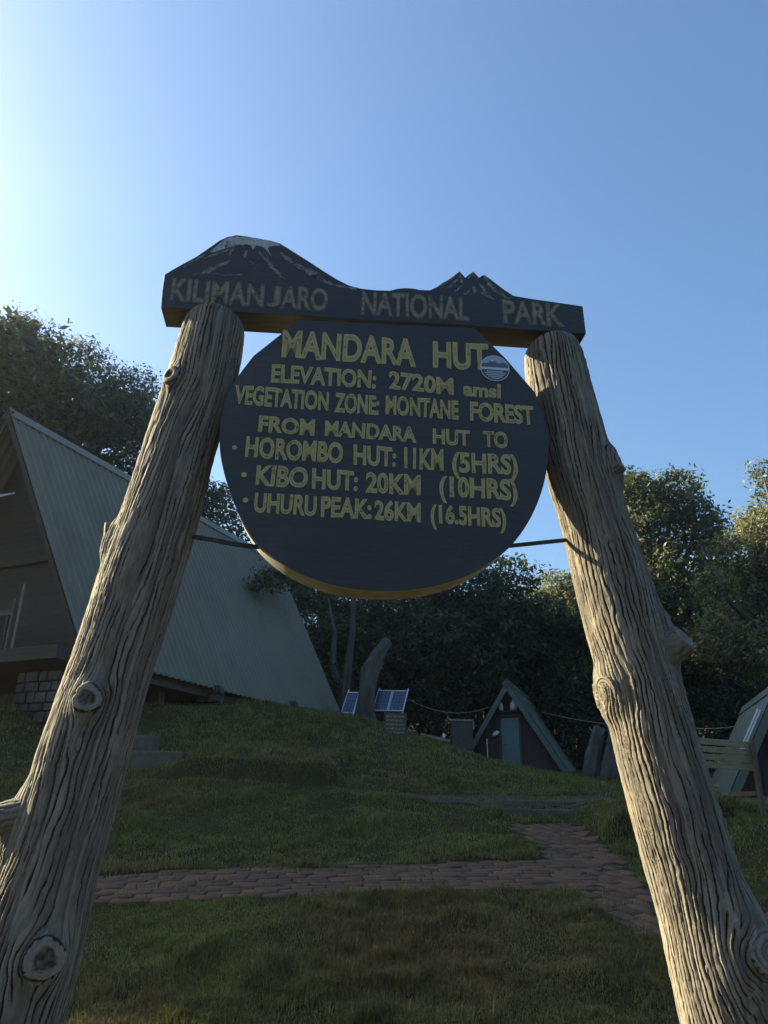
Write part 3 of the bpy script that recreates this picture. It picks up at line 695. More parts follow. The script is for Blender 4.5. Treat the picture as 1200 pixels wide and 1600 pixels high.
W = [('MANDARA', (441.4, 556), (647, 571), 39), ('HUT', (678.5, 572.5), (762, 577), 37.5),
     ('ELEVATION:', (424, 596), (586, 606), 25.5), ('2720M', (608.6, 606), (706.7, 616.5), 24), ('amsl', (725, 617.5), (781.5, 622), 20),
     ('VEGETATION', (366.7, 630), (512.4, 641), 27), ('ZONE:', (523.4, 642.5), (591, 647), 27), ('MONTANE', (603.6, 646), (715.9, 655), 27), ('FOREST', (735.6, 656), (834, 662.5), 26.5),
     ('FROM', (404.7, 674), (490.4, 680), 23), ('MANDARA', (508.7, 680), (648.5, 690.7), 22), ('HUT', (677.4, 692.6), (733.3, 696), 22), ('TO', (756.2, 697), (793, 700), 22.5),
     ('HOROMBO', (383.6, 713), (534.4, 723), 29.5), ('HUT:', (553, 724.6), (617, 728.8), 28), ('11KM', (632.5, 730.5), (692, 734), 30), ('(5HRS)', (708, 736.5), (808, 740.5), 28),
     ('KIBO', (400, 757), (479, 761.3), 29), ('HUT:', (488, 762), (557, 766.4), 28.5), ('20KM', (572, 768), (655.4, 772.5), 28.5), ('(10HRS)', (687.5, 774.5), (807.5, 781), 29),
     ('UHURU', (397.4, 799.3), (492.7, 805), 28.5), ('PEAK:', (501.9, 806), (579, 810), 28.5), ('26KM', (585.7, 811), (656.3, 815.4), 27.5), ('(16.5HRS)', (673.7, 816.5), (789.7, 823), 27)]
mb = MB()
for t_, a_, b_, c_ in W:
    word(mb, t_, a_, b_, c_, DO, .002, .038, 0); word(mb, t_, a_, b_, c_, DO, .0032, -.010, 1)
for bx_, by_ in ((366.7, 699.4), (381.3, 741.8), (383.6, 781.5)):
    c0 = on(bx_, by_, DO); mb.prism([c0 + .0105 * (math.cos(k * math.pi / 8) * ST + math.sin(k * math.pi / 8) * UPZ) for k in range(16)], SN * .002, 0)
mb.build('lettering', [M['gold'], M['goldin']], panel)
# sticker
sc = on(773, 576, DO); sr = .0655
def stc(x, y): return sc + sr * (x * ST + y * UPZ)
circle = lambda r, n_=40: [(r * math.cos(2 * math.pi * k / n_), r * math.sin(2 * math.pi * k / n_)) for k in range(n_)]
def chord(y0, y1, r=.95):
    a0, a1 = math.asin(y0 / r), math.asin(y1 / r)
    rt = [(r * math.cos(a0 + (a1 - a0) * k / 10), r * math.sin(a0 + (a1 - a0) * k / 10)) for k in range(11)]
    return rt + [(-x, y) for x, y in rt[::-1]]
mb = MB()
def lay(pl, lvl, mi): mb.prism([stc(*p) + SN * (.0036 + lvl * .0006) for p in pl], -SN * .0004, mi)
lay(circle(1.0), 0, 0); lay(chord(.05, .94), 1, 1)
lay([(-.93, .08), (.93, .08), (.88, .28), (.6, .52), (.45, .42), (.25, .38), (-.05, .62), (-.2, .66), (-.5, .38), (-.88, .3)], 2, 2)
lay([(-.05, .62), (-.2, .66), (-.32, .54), (-.18, .5), (-.08, .52)], 3, 0)
lay(chord(-.93, -.12), 1, 3)
for k, (y, hw) in enumerate(((-.27, .55), (-.40, .72), (-.53, .62), (-.66, .5), (-.78, .3))):
    lay([(-hw, y - .025), (hw, y - .025), (hw, y + .025), (-hw, y + .025)], 2, 0)
mk = lambda nme, c: simple(nme, c, tuple(x * .9 for x in c), 5, .4, bstr=0)
mb.build('sticker', [mk("sticker_white", (.62, .64, .68)), mk("sticker_sky", (.36, .45, .58)), mk("sticker_ridge", (.09, .12, .2)), mk("sticker_navy", (.07, .09, .12))], panel)
# iron tie straps to the posts
mb = MB(); q = [on(290, 837, .02), on(330, 843, .03), on(370, 851, .04), on(400, 854.5, .05), on(414, 853, .06)]
for a_, b_ in zip(q[:-1], q[1:]): mb.bar(a_, b_ + (b_ - a_) * .03, .012, .016)
mb.build('tie_strap', M['iron'], sign)
mb = MB(); mb.bar(on(796, 853, .02), on(893, 843, .0), .012, .015); mb.build('tie_strap', M['iron'], sign)

# ---------------------------------------------------------------- huts
def frame(a): return np.array([math.sin(a), math.cos(a), 0.]), np.array([math.cos(a), -math.sin(a), 0.])
def slope_corr(P, e0, e1, r, pitch, amp):
    """corrugated sheet: ridge from P to r, eaves from e0 to e1"""
    L = np.linalg.norm(r - P); n = int(L / pitch) * 8; t = np.linspace(0, 1, n); k = np.linspace(0, 1, 14)
    nn = np.cross(r - P, e0 - P); nn /= np.linalg.norm(nn)
    if nn[2] < 0: nn = -nn
    top = P + np.outer(t, r - P); bot = e0 + np.outer(t, e1 - e0)
    ph = (t * L / pitch) % 1.0; wv = amp * np.sin(ph * 2 * math.pi)
    G = top[None] * (1 - k)[:, None, None] + bot[None] * k[:, None, None] + nn * wv[None, :, None]
    G2 = G - nn * .004
    I_ = np.arange(G.shape[0] * n).reshape(-1, n); F_ = np.stack([I_[:-1, :-1], I_[:-1, 1:], I_[1:, 1:], I_[1:, :-1]], -1).reshape(-1, 4)
    return np.r_[G.reshape(-1, 3), G2.reshape(-1, 3)], np.r_[F_, F_[:, ::-1] + I_.size], nn

# the large hut on the left
a0, L0, w0, H0, p0_, q0_ = .426, 12.75, 3.45, 6.33, .35, .45
u0, v0 = frame(a0); PA = at(15, 640, 17.0); RA = PA + u0 * L0
eF = PA + p0_ * u0 + w0 * v0 - H0 * UPZ; eR = PA + (L0 - q0_) * u0 + w0 * v0 - H0 * UPZ
eF2 = eF - 2 * w0 * v0; eR2 = eR - 2 * w0 * v0
hut = empty('a_frame_hut', tuple(PA - UPZ * (H0 + .9)), 'large A-frame hut with a long grey-green corrugated roof on the slope', 'hut')
va, fa, nA = slope_corr(PA, eF, eR, RA, .235, .036); vb, fb, nB = slope_corr(PA, eF2, eR2, RA, .235, .036)
npmesh('roof', np.r_[va, vb], np.r_[fa, fb + len(va)], M['roof'], hut, True)
mb = MB(); mb.prism([PA + UPZ * .05 - u0 * .03, RA + UPZ * .05, RA + v0 * .16 - UPZ * .22, PA + v0 * .16 - UPZ * .22 - u0 * .03], nA * .012)
mb.prism([PA + UPZ * .05 - u0 * .03, RA + UPZ * .05, RA - v0 * .16 - UPZ * .22, PA - v0 * .16 - UPZ * .22 - u0 * .03], nB * .012); mb.build('ridge_cap', M['roof'], hut)
mb = MB()
for e, nn in ((eF, nA), (eF2, nB)):
    mb.prism([PA - nn * .045, e - nn * .045, e - nn * .045 + u0 * .04, PA - nn * .045 + u0 * .04], -nn * .13)
mb.build('bargeboard', M['wall'], hut)
gw = .95
for nm, off in (('front_wall', gw), ('rear_wall', L0 - gw)):
    ap = PA + u0 * off - UPZ * .12; k = .965
    mb = MB(); mb.prism([ap, ap + (w0 * v0 - H0 * UPZ) * k, ap + (-w0 * v0 - H0 * UPZ) * k], u0 * .12); mb.build(nm, M['wall'], hut)
def gp(x, z, d=0.0): return PA + u0 * (gw + d) + v0 * x + UPZ * (z - H0)      # gable wall point: x across, z above the eaves line
mb = MB(); mb.bar(gp(-1.9, 2.55, -.06), gp(1.9, 2.55, -.06), .12, .22); mb.build('tie_beam', M['wall'], hut)
mb = MB(); mb.bar(gp(-3.4, -.05, -.6), gp(3.4, -.05, -.6), 1.3, .28); deck = mb.build('porch_deck', M['wall'], hut)
fl_c = [eF - v0 * .25 + UPZ * .1, eR - v0 * .25 + UPZ * .1, eR2 + v0 * .25 + UPZ * .1, eF2 + v0 * .25 + UPZ * .1]
mb = MB(); mb.prism(fl_c, -UPZ * .3); mb.build('floor_frame', M['darkwood'], hut)
mb = MB()
mb.bar(gp(-2.4, .95, -1.0), gp(1.72, .95, -1.0), .06, .12)
for x in np.arange(-2.4, 1.7, .22): mb.bar(gp(x, .0, -1.0), gp(x, .92, -1.0), .025, .09, up=u0)
mb.bar(gp(1.68, .0, -1.02), gp(1.68, 1.25, -1.02), .07, .07, up=u0); mb.build('porch_railing', M['darkwood'], hut)
mb = MB(); mb.bar(gp(1.88, .05, -1.05), gp(1.88, 1.55, -1.05), .035, .035, up=u0); mb.build('porch_pole', M['post'], hut)
mb = MB(); mb.box(gp(-.7, 1.05, -.03), v0 * .48, u0 * .035, UPZ * 1.0); dr = mb.build('door', M['darkwood'], hut, bevel=.01)
mb = MB(); mb.tube([gp(-.35, 1.0, -.07), gp(-.35, 1.0, -.14), gp(-.43, 1.0, -.14)], .015, 8); mb.build('handle', M['iron'], dr)
mb = MB(); a_, b_ = at(-40, 778, 17.2), at(24, 769, 17.2); mb.prism([a_, b_, b_ + u0 * -.35 - UPZ * .22 - v0 * .12, a_ + u0 * -.35 - UPZ * .22 - v0 * .12], -UPZ * .04)
mb.build('white_canopy', M['white'], hut)
def pier(px, py0, py1, Y, wd, name='stone_pier'):
    a_ = at(px, py0, Y); b_ = at(px, py1, Y); rg = random.Random(px); mb = MB(); z = min(b_[2], float(H(a_[0], a_[1]))) - .2
    while z < a_[2]:
        h_ = rg.uniform(.14, .24); k = 0; x = -wd / 2
        while x < wd / 2 - .05:
            l = rg.uniform(.2, .4); l = min(l, wd / 2 - x)
            for dy in (-.17, .17):
                c_ = np.array([a_[0], a_[1] + dy, z + h_ / 2]) + v0 * (x + l / 2) + UPZ * 0
                j = rg.uniform(.9, 1.0); mb.box(c_, v0 * (l / 2 - .01) * j, np.array([0, .165, 0]) * j, UPZ * (h_ / 2 - .008) * j)
            x += l
        z += h_
    return mb.build(name, M['stone'], hut, bevel=.02)
pier(330, 1078, 1112, 20.5, .75); pier(450, 1098, 1118, 24.0, .7); pier(70, 1058, 1095, 16.4, 1.2); pier(-60, 1050, 1100, 15.8, .8)
for t in (.1, .3, .5, .7, .9):
    for sgn_ in (-1, 1):
        b_ = PA + u0 * (L0 * t) + v0 * sgn_ * 2.6 - UPZ * (H0 + .15); g_ = float(H(b_[0], b_[1])); mb = MB(); mb.bar((b_[0], b_[1], g_ - .2), b_, .22, .22, up=u0); mb.build('timber_stilt', M['darkwood'], hut)

def small_hut(P, a, L, w_, h_, name, label, doorx, grp, lamps=False):
    u, v = frame(a); P = np.asarray(P, float); root = empty(name, tuple(P - UPZ * h_), label, 'hut', grp)
    nn = np.cross(u, w_ * v - h_ * UPZ); nn = nn if nn[2] > 0 else -nn; nn /= np.linalg.norm(nn)
    nl = nn - 2 * (nn @ v) * v
    for sgn_, n_ in ((1, nn), (-1, nl)):
        e = P + sgn_ * w_ * v - h_ * UPZ; r = P + u * L; er = e + u * L
        V_, F_, _ = slope_corr(P, e, er, r, .19, .010); npmesh('roof', V_, F_, M['roof2'], root, True)
    mb = MB(); r = P + u * L
    for sgn_, n_ in ((1, nn), (-1, nl)): mb.prism([P + UPZ * .03 - u * .02, r + UPZ * .03, r + (sgn_ * w_ * v - h_ * UPZ) * .07 + n_ * .02, P + (sgn_ * w_ * v - h_ * UPZ) * .07 + n_ * .02 - u * .02], n_ * .01)
    mb.build('ridge_cap', M['roof2'], root)
    mb = MB()
    for sgn_, n_ in ((1, nn), (-1, nl)):
        e = P + sgn_ * w_ * v - h_ * UPZ; o_ = -n_ * .022
        mb.prism([P + o_, e + o_, e + o_ + u * .06, P + o_ + u * .06], -n_ * .17)
    mb.build('bargeboard', M['roof2'], root, bevel=.006)
    for nm, off in (('front_wall', .45), ('rear_wall', L - .3)):
        ap = P + u * off - UPZ * .10; mb = MB(); k = .955
        mb.prism([ap, ap + (w_ * v - h_ * UPZ) * k, ap + (-w_ * v - h_ * UPZ) * k], u * .08); mb.build(nm, M['wallv'], root)
    G = lambda x, z, d=0.: P + u * (.45 + d) + v * x + UPZ * (z - h_)
    mb = MB(); c1 = P + u * .5 - UPZ * (h_ + .15)
    mb.prism([c1 - v * w_ * .9 + UPZ * .2, c1 + v * w_ * .9 + UPZ * .2, c1 + v * w_ * .9 + UPZ * .2 + u * (L - .8), c1 - v * w_ * .9 + UPZ * .2 + u * (L - .8)], -UPZ * .5); mb.build('floor_frame', M['darkwood'], root)
    mb = MB(); mb.box(G(doorx, .98, -.025), v * .30, u * .025, UPZ * .84); d = mb.build('door', M['door'], root, bevel=.008)
    mb = MB(); mb.tube([G(doorx - .2, .95, -.05), G(doorx - .2, .95, -.10), G(doorx - .12, .95, -.10)], .013, 8); mb.build('handle', M['iron'], d)
    mb = MB()
    for sx in (-1, 1): mb.bar(G(doorx + sx * .345, .12, -.03), G(doorx + sx * .345, 1.88, -.03), .06, .06, up=u)
    mb.bar(G(doorx - .37, 1.90, -.031), G(doorx + .37, 1.90, -.031), .064, .07); mb.build('door_frame', M['darkwood'], root)
    return root, G
ph, G1 = small_hut(at(791, 1062, 26), R(21), 3.9, 1.92, 3.02, 'small_hut', 'small A-frame hut with a teal door standing under the forest edge', -.02, 'small A-frame huts')
mb = MB(); mb.bar(G1(-.3, 2.02, -.12), G1(.55, 2.02, -.12), .18, .03); sh = mb.build('door_shelf', M['darkwood'], ph)
mb = MB(); c_ = G1(.15, 2.06, -.14)
mb.tube([c_, c_ + [0, 0, .12], c_ + [0, 0, .24], c_ + [0, 0, .29], c_ + [0, 0, .34]], [.12, .13, .10, .05, .045], 14)
tag(mb.build('jerrycan', M['white'], None, smooth=True), 'large whitish jug on the ledge above the teal door', 'jug')
mb = MB(); c_ = G1(-.28, 2.06, -.14); mb.tube([c_, c_ + [0, 0, .10], c_ + [0, 0, .2], c_ + [0, 0, .26]], [.075, .08, .06, .03], 12)
tag(mb.build('jerrycan', M['white'], None, smooth=True), 'small whitish bottle left of the jug above the teal door', 'jug')
mb = MB(); c_ = G1(-.50, 1.30, -.10)
mb.tube([c_ + [-.12, 0, -.06], c_ + [-.04, -.01, .0], c_ + [.06, -.02, .05], c_ + [.12, 0, .06]], [.03, .07, .075, .02], 10); mb.build('wall_lamp', M['white'], ph, smooth=True)
mb = MB(); mb.tube([G1(-.78, -.2, -.15), G1(-.80, 1.15, -.15)], .02, 8); tag(mb.build('standpipe', M['alu'], None), 'thin grey pipe standing beside the small hut door', 'pipe')
ph2, G2 = small_hut(at(1213, 1067, 16.6), R(14), 3.9, 1.55, 2.75, 'small_hut', 'small A-frame hut at the picture edge, its green roof behind the slatted bench', .1, 'small A-frame huts')
uu2, vv2 = frame(R(14)); ap2 = at(1213, 1067, 16.6)
nl2 = np.cross(uu2, -1.55 * vv2 - 2.75 * UPZ); nl2 = (nl2 if nl2[2] > 0 else -nl2) / np.linalg.norm(nl2); sl = (-1.55 * vv2 - 2.75 * UPZ)
mb = MB(); b0 = ap2 + sl * .20 + uu2 * .25 + nl2 * .05; b1 = ap2 + sl * .52 + uu2 * .25 + nl2 * .05; mb.bar(b0, b1, .10, .03, up=nl2); mb.bar(b0 + nl2 * .05, b1 + nl2 * .05, .03, .03, up=nl2); mb.build('roof_rail', M['alu'], ph2)

# ---------------------------------------------------------------- small things on the hill
bench = empty('park_bench', tuple(at(1170, 1285, 9.8)), 'slatted wooden bench with a brown steel frame beside the right log post', 'bench')
bl, br = at(1040, 1149, 10.05), at(1176, 1172, 10.3); bdir = (br - bl) / np.linalg.norm(br - bl); bdir[2] *= .3; bdir /= np.linalg.norm(bdir); br = bl + bdir * np.linalg.norm(br - bl)
bn = np.cross(bdir, UPZ); bn /= np.linalg.norm(bn)
for k in range(4):
    z = -.035 - .092 * k; mb = MB(); o_ = -bn * (.02 * k); mb.bar(bl + UPZ * z + o_, br + UPZ * z + o_, .025, .078); mb.build('backrest_slat', M['slat'], bench, bevel=.006)
for e in (bl + bdir * .1, br - bdir * .03):
    gz = float(H(e[0], e[1])); mb = MB(); mb.bar((e[0] + bn[0] * .04, e[1] + bn[1] * .04, gz - .1), e + bn * .04 + UPZ * .02, .05, .05, up=bdir)
    f_ = e - bn * .5; mb.bar((f_[0], f_[1], float(H(f_[0], f_[1])) - .1), (f_[0], f_[1], e[2] - .58), .05, .05, up=bdir); mb.bar(np.array([e[0], e[1], e[2] - .62]), np.array([f_[0], f_[1], e[2] - .62]), .05, .05)
    mb.build('bench_frame', M['steel'], bench)
for k in range(4):
    mb = MB(); c_ = -bn * (.06 + .12 * k) - UPZ * .57; mb.bar(bl + c_, br - bdir * .55 + c_, .10, .03); mb.build('seat_slat', M['slat'], bench, bevel=.006)

def solar(px0, px1, py0, py1, Y, npan, label, polepx):
    bl_, br_ = at(px0, py1, Y), at(px1, py1 - 2, Y); br_[2] = bl_[2]
    e = br_ - bl_; W_ = np.linalg.norm(e); e = e / W_; tl_ = at(px0 + 10, py0, Y + .45); up_ = tl_ - bl_ - e * ((tl_ - bl_) @ e); Lh = np.linalg.norm(up_); up_ /= Lh
    nn_ = np.cross(e, up_); nn_ = nn_ if nn_[1] < 0 else -nn_; skew = .20
    q = bl_ + e * W_ / 2 + up_ * Lh / 2; gz = float(H(q[0], q[1] + .2))
    root = empty('solar_panel', (q[0], q[1], gz), label, 'solar panel', 'solar panels by the dead trunk'); pw = W_ / npan
    for k in range(npan):
        p_ = lambda x, y, d=0.: bl_ + e * (k * pw + pw * .02 + x * pw * .96 + y * skew * Lh) + up_ * (y * Lh) + nn_ * d
        mb = MB(); mb.prism([p_(0, 0), p_(1, 0), p_(1, 1), p_(0, 1)], -nn_ * .04); fr_ = mb.build('panel_frame', M['alu'], root)
        mb = MB()
        for i in range(4):
            for j in range(6):
                x0_, x1_ = .05 + .9 * i / 4 + .004, .05 + .9 * (i + 1) / 4 - .004; y0_, y1_ = .04 + .92 * j / 6 + .003, .04 + .92 * (j + 1) / 6 - .003
                mb.prism([p_(x0_, y0_, .006), p_(x1_, y0_, .006), p_(x1_, y1_, .006), p_(x0_, y1_, .006)], -nn_ * .003)
        mb.build('cells', M['cells'], fr_)
    mb = MB()
    for x in (.03, .97): mb.bar(bl_ + e * W_ * x - nn_ * .05 - up_ * .05, bl_ + e * (W_ * x + skew * Lh * 1.2) - nn_ * .05 + up_ * Lh * 1.14, .04, .03, up=nn_)
    mb.bar(bl_ + e * W_ * .2 + up_ * Lh * .4 - nn_ * .07, bl_ + e * W_ * 1.0 + up_ * Lh * .4 - nn_ * .07, .05, .04, up=nn_); mb.build('rack', M['alu'], root)
    mb = MB(); c_ = q - nn_ * .08; mb.tube([(c_[0], c_[1], gz - .2), c_], .05, 10); mb.build('pole', M['steel'], root)
    return root
solar(581, 630, 1078, 1110, 23.0, 2, 'pair of blue solar panels on a pole above the small notice board', 606)
solar(532, 552, 1081, 1114, 24.2, 1, 'narrow solar panel half hidden by the leaning dead trunk', 545)

nb = empty('notice_board', tuple(at(615, 1172, 19.2)), 'small dark notice board on two short posts on the grassy rise', 'notice board')
c0, c1 = at(600, 1150, 19.2), at(635, 1151, 19.3); c1[2] = c0[2]; hb = .56; e_ = (c1 - c0)
mb = MB(); mb.prism([c0, c1, c1 + UPZ * hb, c0 + UPZ * hb], (0, .06, 0)); bo = mb.build('board', M['darkwood'], nb, bevel=.008)
mb = MB(); rg = random.Random(3)
for k in range(5):
    x = .08
    while x < .86:
        l = rg.uniform(.06, .2); x2 = min(x + l, .92); z = .07 + .095 * k
        mb.prism([c0 + e_ * x + UPZ * z, c0 + e_ * x2 + UPZ * z, c0 + e_ * x2 + UPZ * (z + .04), c0 + e_ * x + UPZ * (z + .04)], (0, -.004, 0)); x = x2 + .04
mb.build('lettering', M['oldgold'], bo)
for x in (.12, .72):
    p_ = c0 + e_ * x; mb = MB(); mb.bar((p_[0], p_[1] + .02, float(H(p_[0], p_[1])) - .2), p_ + [0, .02, -.003], .13, .09, up=(0, 1, 0)); mb.build('post', M['post'], nb, bevel=.008)

tb = empty('work_table', tuple(at(680, 1168, 24)), 'rough outdoor table with a pale front rail left of the small hut', 'table')
a_, b_ = at(657, 1148, 23.6), at(703, 1158, 23.6)
mb = MB(); mb.bar(a_, b_, .06, .09); mb.build('front_rail', M['post'], tb)
mb = MB(); mb.prism([a_ - UPZ * .05 + [0, .04, 0], b_ - UPZ * .05 + [0, .04, 0], b_ + [0, .9, -.05], a_ + [0, .9, -.05]], -UPZ * .04); mb.build('table_top', M['darkwood'], tb)
for p_ in (a_ + [.08, .1, -.09], b_ + [-.08, .1, -.09], a_ + [.08, .8, -.09], b_ + [-.08, .8, -.09]):
    mb = MB(); mb.bar((p_[0], p_[1], float(H(p_[0], p_[1])) - .15), p_, .07, .07, up=(0, 1, 0)); mb.build('leg', M['darkwood'], tb)
ck = empty('cooking_shelter', tuple(at(722, 1178, 25)), 'dark box-shaped shelter with a pale top rim between table and small hut', 'shelter')
a_, b_ = at(706, 1124, 24.8), at(738, 1122, 24.8); b_[2] = a_[2]; gz = float(H(a_[0], a_[1])) - .2
mb = MB(); mb.prism([np.array([a_[0], a_[1], gz]), np.array([b_[0], b_[1], gz]), b_ - UPZ * .06, a_ - UPZ * .06], (0, .7, 0)); mb.build('body', M['darkwood'], ck, bevel=.01)
mb = MB(); mb.bar(a_ - [.05, 0, .02], b_ + [.03, 0, -.02], .06, .06); mb.bar(b_ + [.03, -.02, -.05], b_ + [.03, -.02, -.3], .05, .05, up=(0, 1, 0)); mb.build('top_rim', M['post'], ck)
mb = MB(); c_ = at(693, 1136, 24.2)
c_[2] = at(680, 1153, 24.2)[2] + .0
mb.tube([c_, c_ + [0, 0, .07], c_ + [0, 0, .10], c_ + [0, 0, .14]], [.05, .055, .03, .022], 12); tag(mb.build('jug', M['white'], None, smooth=True), 'added white jug standing in for a bright glint on the rough outdoor table', 'jug')  # white jug shape added in place of a small bright reflection

def cable(pts, sag, label):
    mb = MB(); P_ = []
    for (a_, b_), s_ in zip(zip(pts[:-1], pts[1:]), sag):
        for t in np.linspace(0, 1, 16): P_.append(a_ * (1 - t) + b_ * t - UPZ * 4 * s_ * t * (1 - t))
    P_ = [p for i, p in enumerate(P_) if i == 0 or np.linalg.norm(p - P_[i - 1]) > 1e-4]
    mb.tube(P_, .011, 6); tag(mb.build('power_cable', M['cable'], None), label, 'cable', 'power cables')
cable([at(638, 1093, 23.2), at(764, 1105, 25.8)], [.28], 'thin grey cable sagging from the solar panels to the small hut')
cable([at(845, 1112, 26.2), at(1080, 1137, 20), at(1186, 1126, 17.2)], [.15, .08], 'thin grey cable running from one small hut to the other')

# ---------------------------------------------------------------- trees
def leaves(blobs, n_clump, per, size, seed, base, var=.35, spread=.42, shell=.55):
    """blobs: rows x,y,z,rx,ry,rz; leaf-sized quads gathered in clumps through each blob"""
    rg = np.random.default_rng(seed); B = np.asarray(blobs, float)
    wgt = (B[:, 3] * B[:, 4] * B[:, 5]) ** (2 / 3); bi = rg.choice(len(B), n_clump, p=wgt / wgt.sum())
    d = rg.normal(size=(n_clump, 3)); d /= np.linalg.norm(d, axis=1)[:, None]
    rr = shell + (1.06 - shell) * rg.random(n_clump) ** .6; c = B[bi, :3] + d * rr[:, None] * B[bi, 3:6]
    cs = spread * (.5 + rg.random(n_clump)); cc = 1 + var * rg.normal(size=n_clump)
    k = np.repeat(np.arange(n_clump), per); n = len(k)
    off = rg.normal(size=(n, 3)); off *= (rg.random(n) ** .5 / np.linalg.norm(off, axis=1))[:, None]
    p = c[k] + off * cs[k][:, None] * np.array([1.15, 1.15, .75])
    nrm = d[k] * .5 + off * .4 + rg.normal(size=(n, 3)) * .65 + np.array([0, 0, .35]); nrm /= np.linalg.norm(nrm, axis=1)[:, None]
    t = rg.normal(size=(n, 3)); t -= nrm * (t * nrm).sum(1)[:, None]; t /= np.linalg.norm(t, axis=1)[:, None]; b = np.cross(nrm, t)
    l = size * rg.uniform(.6, 1.4, n)[:, None]
    V_ = np.stack([p - t * l, p - b * l * .42, p + t * l, p + b * l * .42], 1).reshape(-1, 3)
    F_ = np.arange(n * 4).reshape(-1, 4)
    bc = np.asarray(base, float); c_ = bc[None] * np.clip(cc[k], .45, 1.9)[:, None] * rg.uniform(.7, 1.35, n)[:, None]
    c_[:, 0] *= 1 + .25 * rg.normal(size=n) * .5
    return V_, F_, np.repeat(np.clip(c_, .006, .4), 4, 0)
def trunk_mesh(base, blobs, r, seed, limbs=6):
    rg = np.random.default_rng(seed); B = np.asarray(blobs, float); mb = MB(); base = np.asarray(base, float)
    ctr = (B[:, :3] * B[:, 3:4]).sum(0) / B[:, 3].sum(); top = np.array([ctr[0], ctr[1], ctr[2] + .35 * (B[:, 2].max() - ctr[2])])
    path = [base * (1 - t) + top * t + np.r_[rg.normal(0, .12, 2) * (0 < t < 1), 0] for t in np.linspace(0, 1, 8)]
    mb.tube(path, r * np.array([1.5, 1.05, .95, .85, .7, .55, .38, .2]), 10)
    for i in rg.choice(len(B), min(limbs, len(B)), replace=False):
        t = rg.uniform(.35, .75); s_ = base * (1 - t) + top * t; e = B[i, :3]; md = (s_ + e) / 2 + np.r_[rg.normal(0, .2, 2), .25 * np.linalg.norm(e - s_) * .4]
        mb.tube([s_, md, e], [r * .45, r * .28, r * .06], 7)
    return mb
def tree(name, blobs, base, r, label, seed, n_clump, per, size, colr, group=None, spread=.42, shell=.55, tmat='trunk', cat='tree', mat='leaf', limbs=6):
    root = empty(name, tuple(base), label, cat, group)
    trunk_mesh(np.asarray(base) - UPZ * .3, blobs, r, seed, limbs).build('trunk', M[tmat], root, smooth=True)
    V_, F_, c_ = leaves(blobs, n_clump, per, size, seed + 1, colr, spread=spread, shell=shell)
    npmesh('crown', V_, F_, M[mat], root, col=c_)
    return root
def pxblobs(rows, Y, seed, flat=.8):
    rg = np.random.default_rng(seed); out = []
    for px, py, rp in rows:
        y = Y + rg.uniform(-1, 1); p = at(px, py, y); dep = (p - EYE) @ CW; r = rp / FPX * dep; out.append((*p, r, r * .95, r * flat))
    return out
def gnd(x, y): return np.array([x, y, float(H(np.array([x]), np.array([y]), False)[0])])
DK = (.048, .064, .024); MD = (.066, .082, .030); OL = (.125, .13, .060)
b = pxblobs([(40, 562, 74), (110, 590, 70), (180, 640, 62), (60, 650, 95), (150, 700, 80), (225, 660, 50), (215, 610, 38), (-40, 600, 90), (255, 745, 60), (30, 515, 30), (300, 790, 50), (100, 760, 70), (200, 790, 60)], 37, 1)
c_ = at(90, 700, 37); tree('broadleaf_tree', b, gnd(c_[0], 37), .55, 'tall domed dark tree rising behind the large hut roof', 11, 3000, 26, .11, DK, spread=.65, shell=.35)
b = pxblobs([(345, 790, 36), (375, 850, 40), (330, 850, 40), (420, 870, 45), (470, 900, 50), (400, 920, 60), (480, 980, 60)], 40, 2)
c_ = at(400, 900, 40); tree('broadleaf_tree', b, gnd(c_[0], 40), .35, 'dark tree showing between the left log post and the round board', 13, 520, 26, .13, DK, spread=.7)
b = pxblobs([(405, 908, 15), (428, 902, 19), (452, 905, 20)], 25.5, 3) + pxblobs([(490, 930, 28), (525, 945, 36), (565, 960, 34), (520, 985, 26), (555, 1000, 26)], 31.5, 4)
c_ = at(541, 1075, 27.5); tree('broadleaf_tree', b, gnd(c_[0], 27.5), .16, 'pale thin-trunked tree reaching a leafy branch across the large hut roof', 15, 420, 24, .085, MD, spread=.42, tmat='pale_trunk', limbs=0)
b = pxblobs([(795, 905, 40), (730, 930, 62), (650, 950, 66), (690, 1010, 66), (790, 985, 62), (845, 960, 38), (620, 1020, 55), (750, 1050, 50), (840, 1030, 45)], 31, 4)
c_ = at(720, 1100, 31); tree('broadleaf_tree', b, gnd(c_[0], 31), .35, 'large dark tree with hanging foliage above the small hut', 17, 1000, 26, .11, DK, spread=.6)
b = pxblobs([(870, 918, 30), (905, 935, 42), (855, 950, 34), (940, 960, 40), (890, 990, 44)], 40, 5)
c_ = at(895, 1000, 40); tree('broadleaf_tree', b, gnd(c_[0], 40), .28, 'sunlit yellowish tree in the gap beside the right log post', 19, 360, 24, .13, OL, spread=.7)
b = pxblobs([(985, 765, 34), (1050, 775, 44), (1018, 800, 40), (1092, 822, 38), (1000, 850, 48), (1070, 880, 52), (1120, 850, 22), (985, 920, 45), (1050, 950, 52), (1010, 1000, 40)], 30, 6)
c_ = at(1040, 1000, 30); tree('broadleaf_tree', b, gnd(c_[0], 30), .4, 'tall dark round-topped tree right of the right log post', 21, 900, 26, .105, MD, spread=.55)
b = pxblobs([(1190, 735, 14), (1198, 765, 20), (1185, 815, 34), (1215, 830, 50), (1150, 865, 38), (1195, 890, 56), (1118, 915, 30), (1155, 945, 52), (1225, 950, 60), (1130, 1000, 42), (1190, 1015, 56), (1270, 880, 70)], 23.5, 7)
c_ = at(1200, 1000, 23.5); tree('broadleaf_tree', b, gnd(c_[0], 23.5), .35, 'olive-green tree with pale hanging lichen at the picture edge', 23, 1000, 26, .075, OL, spread=.42)
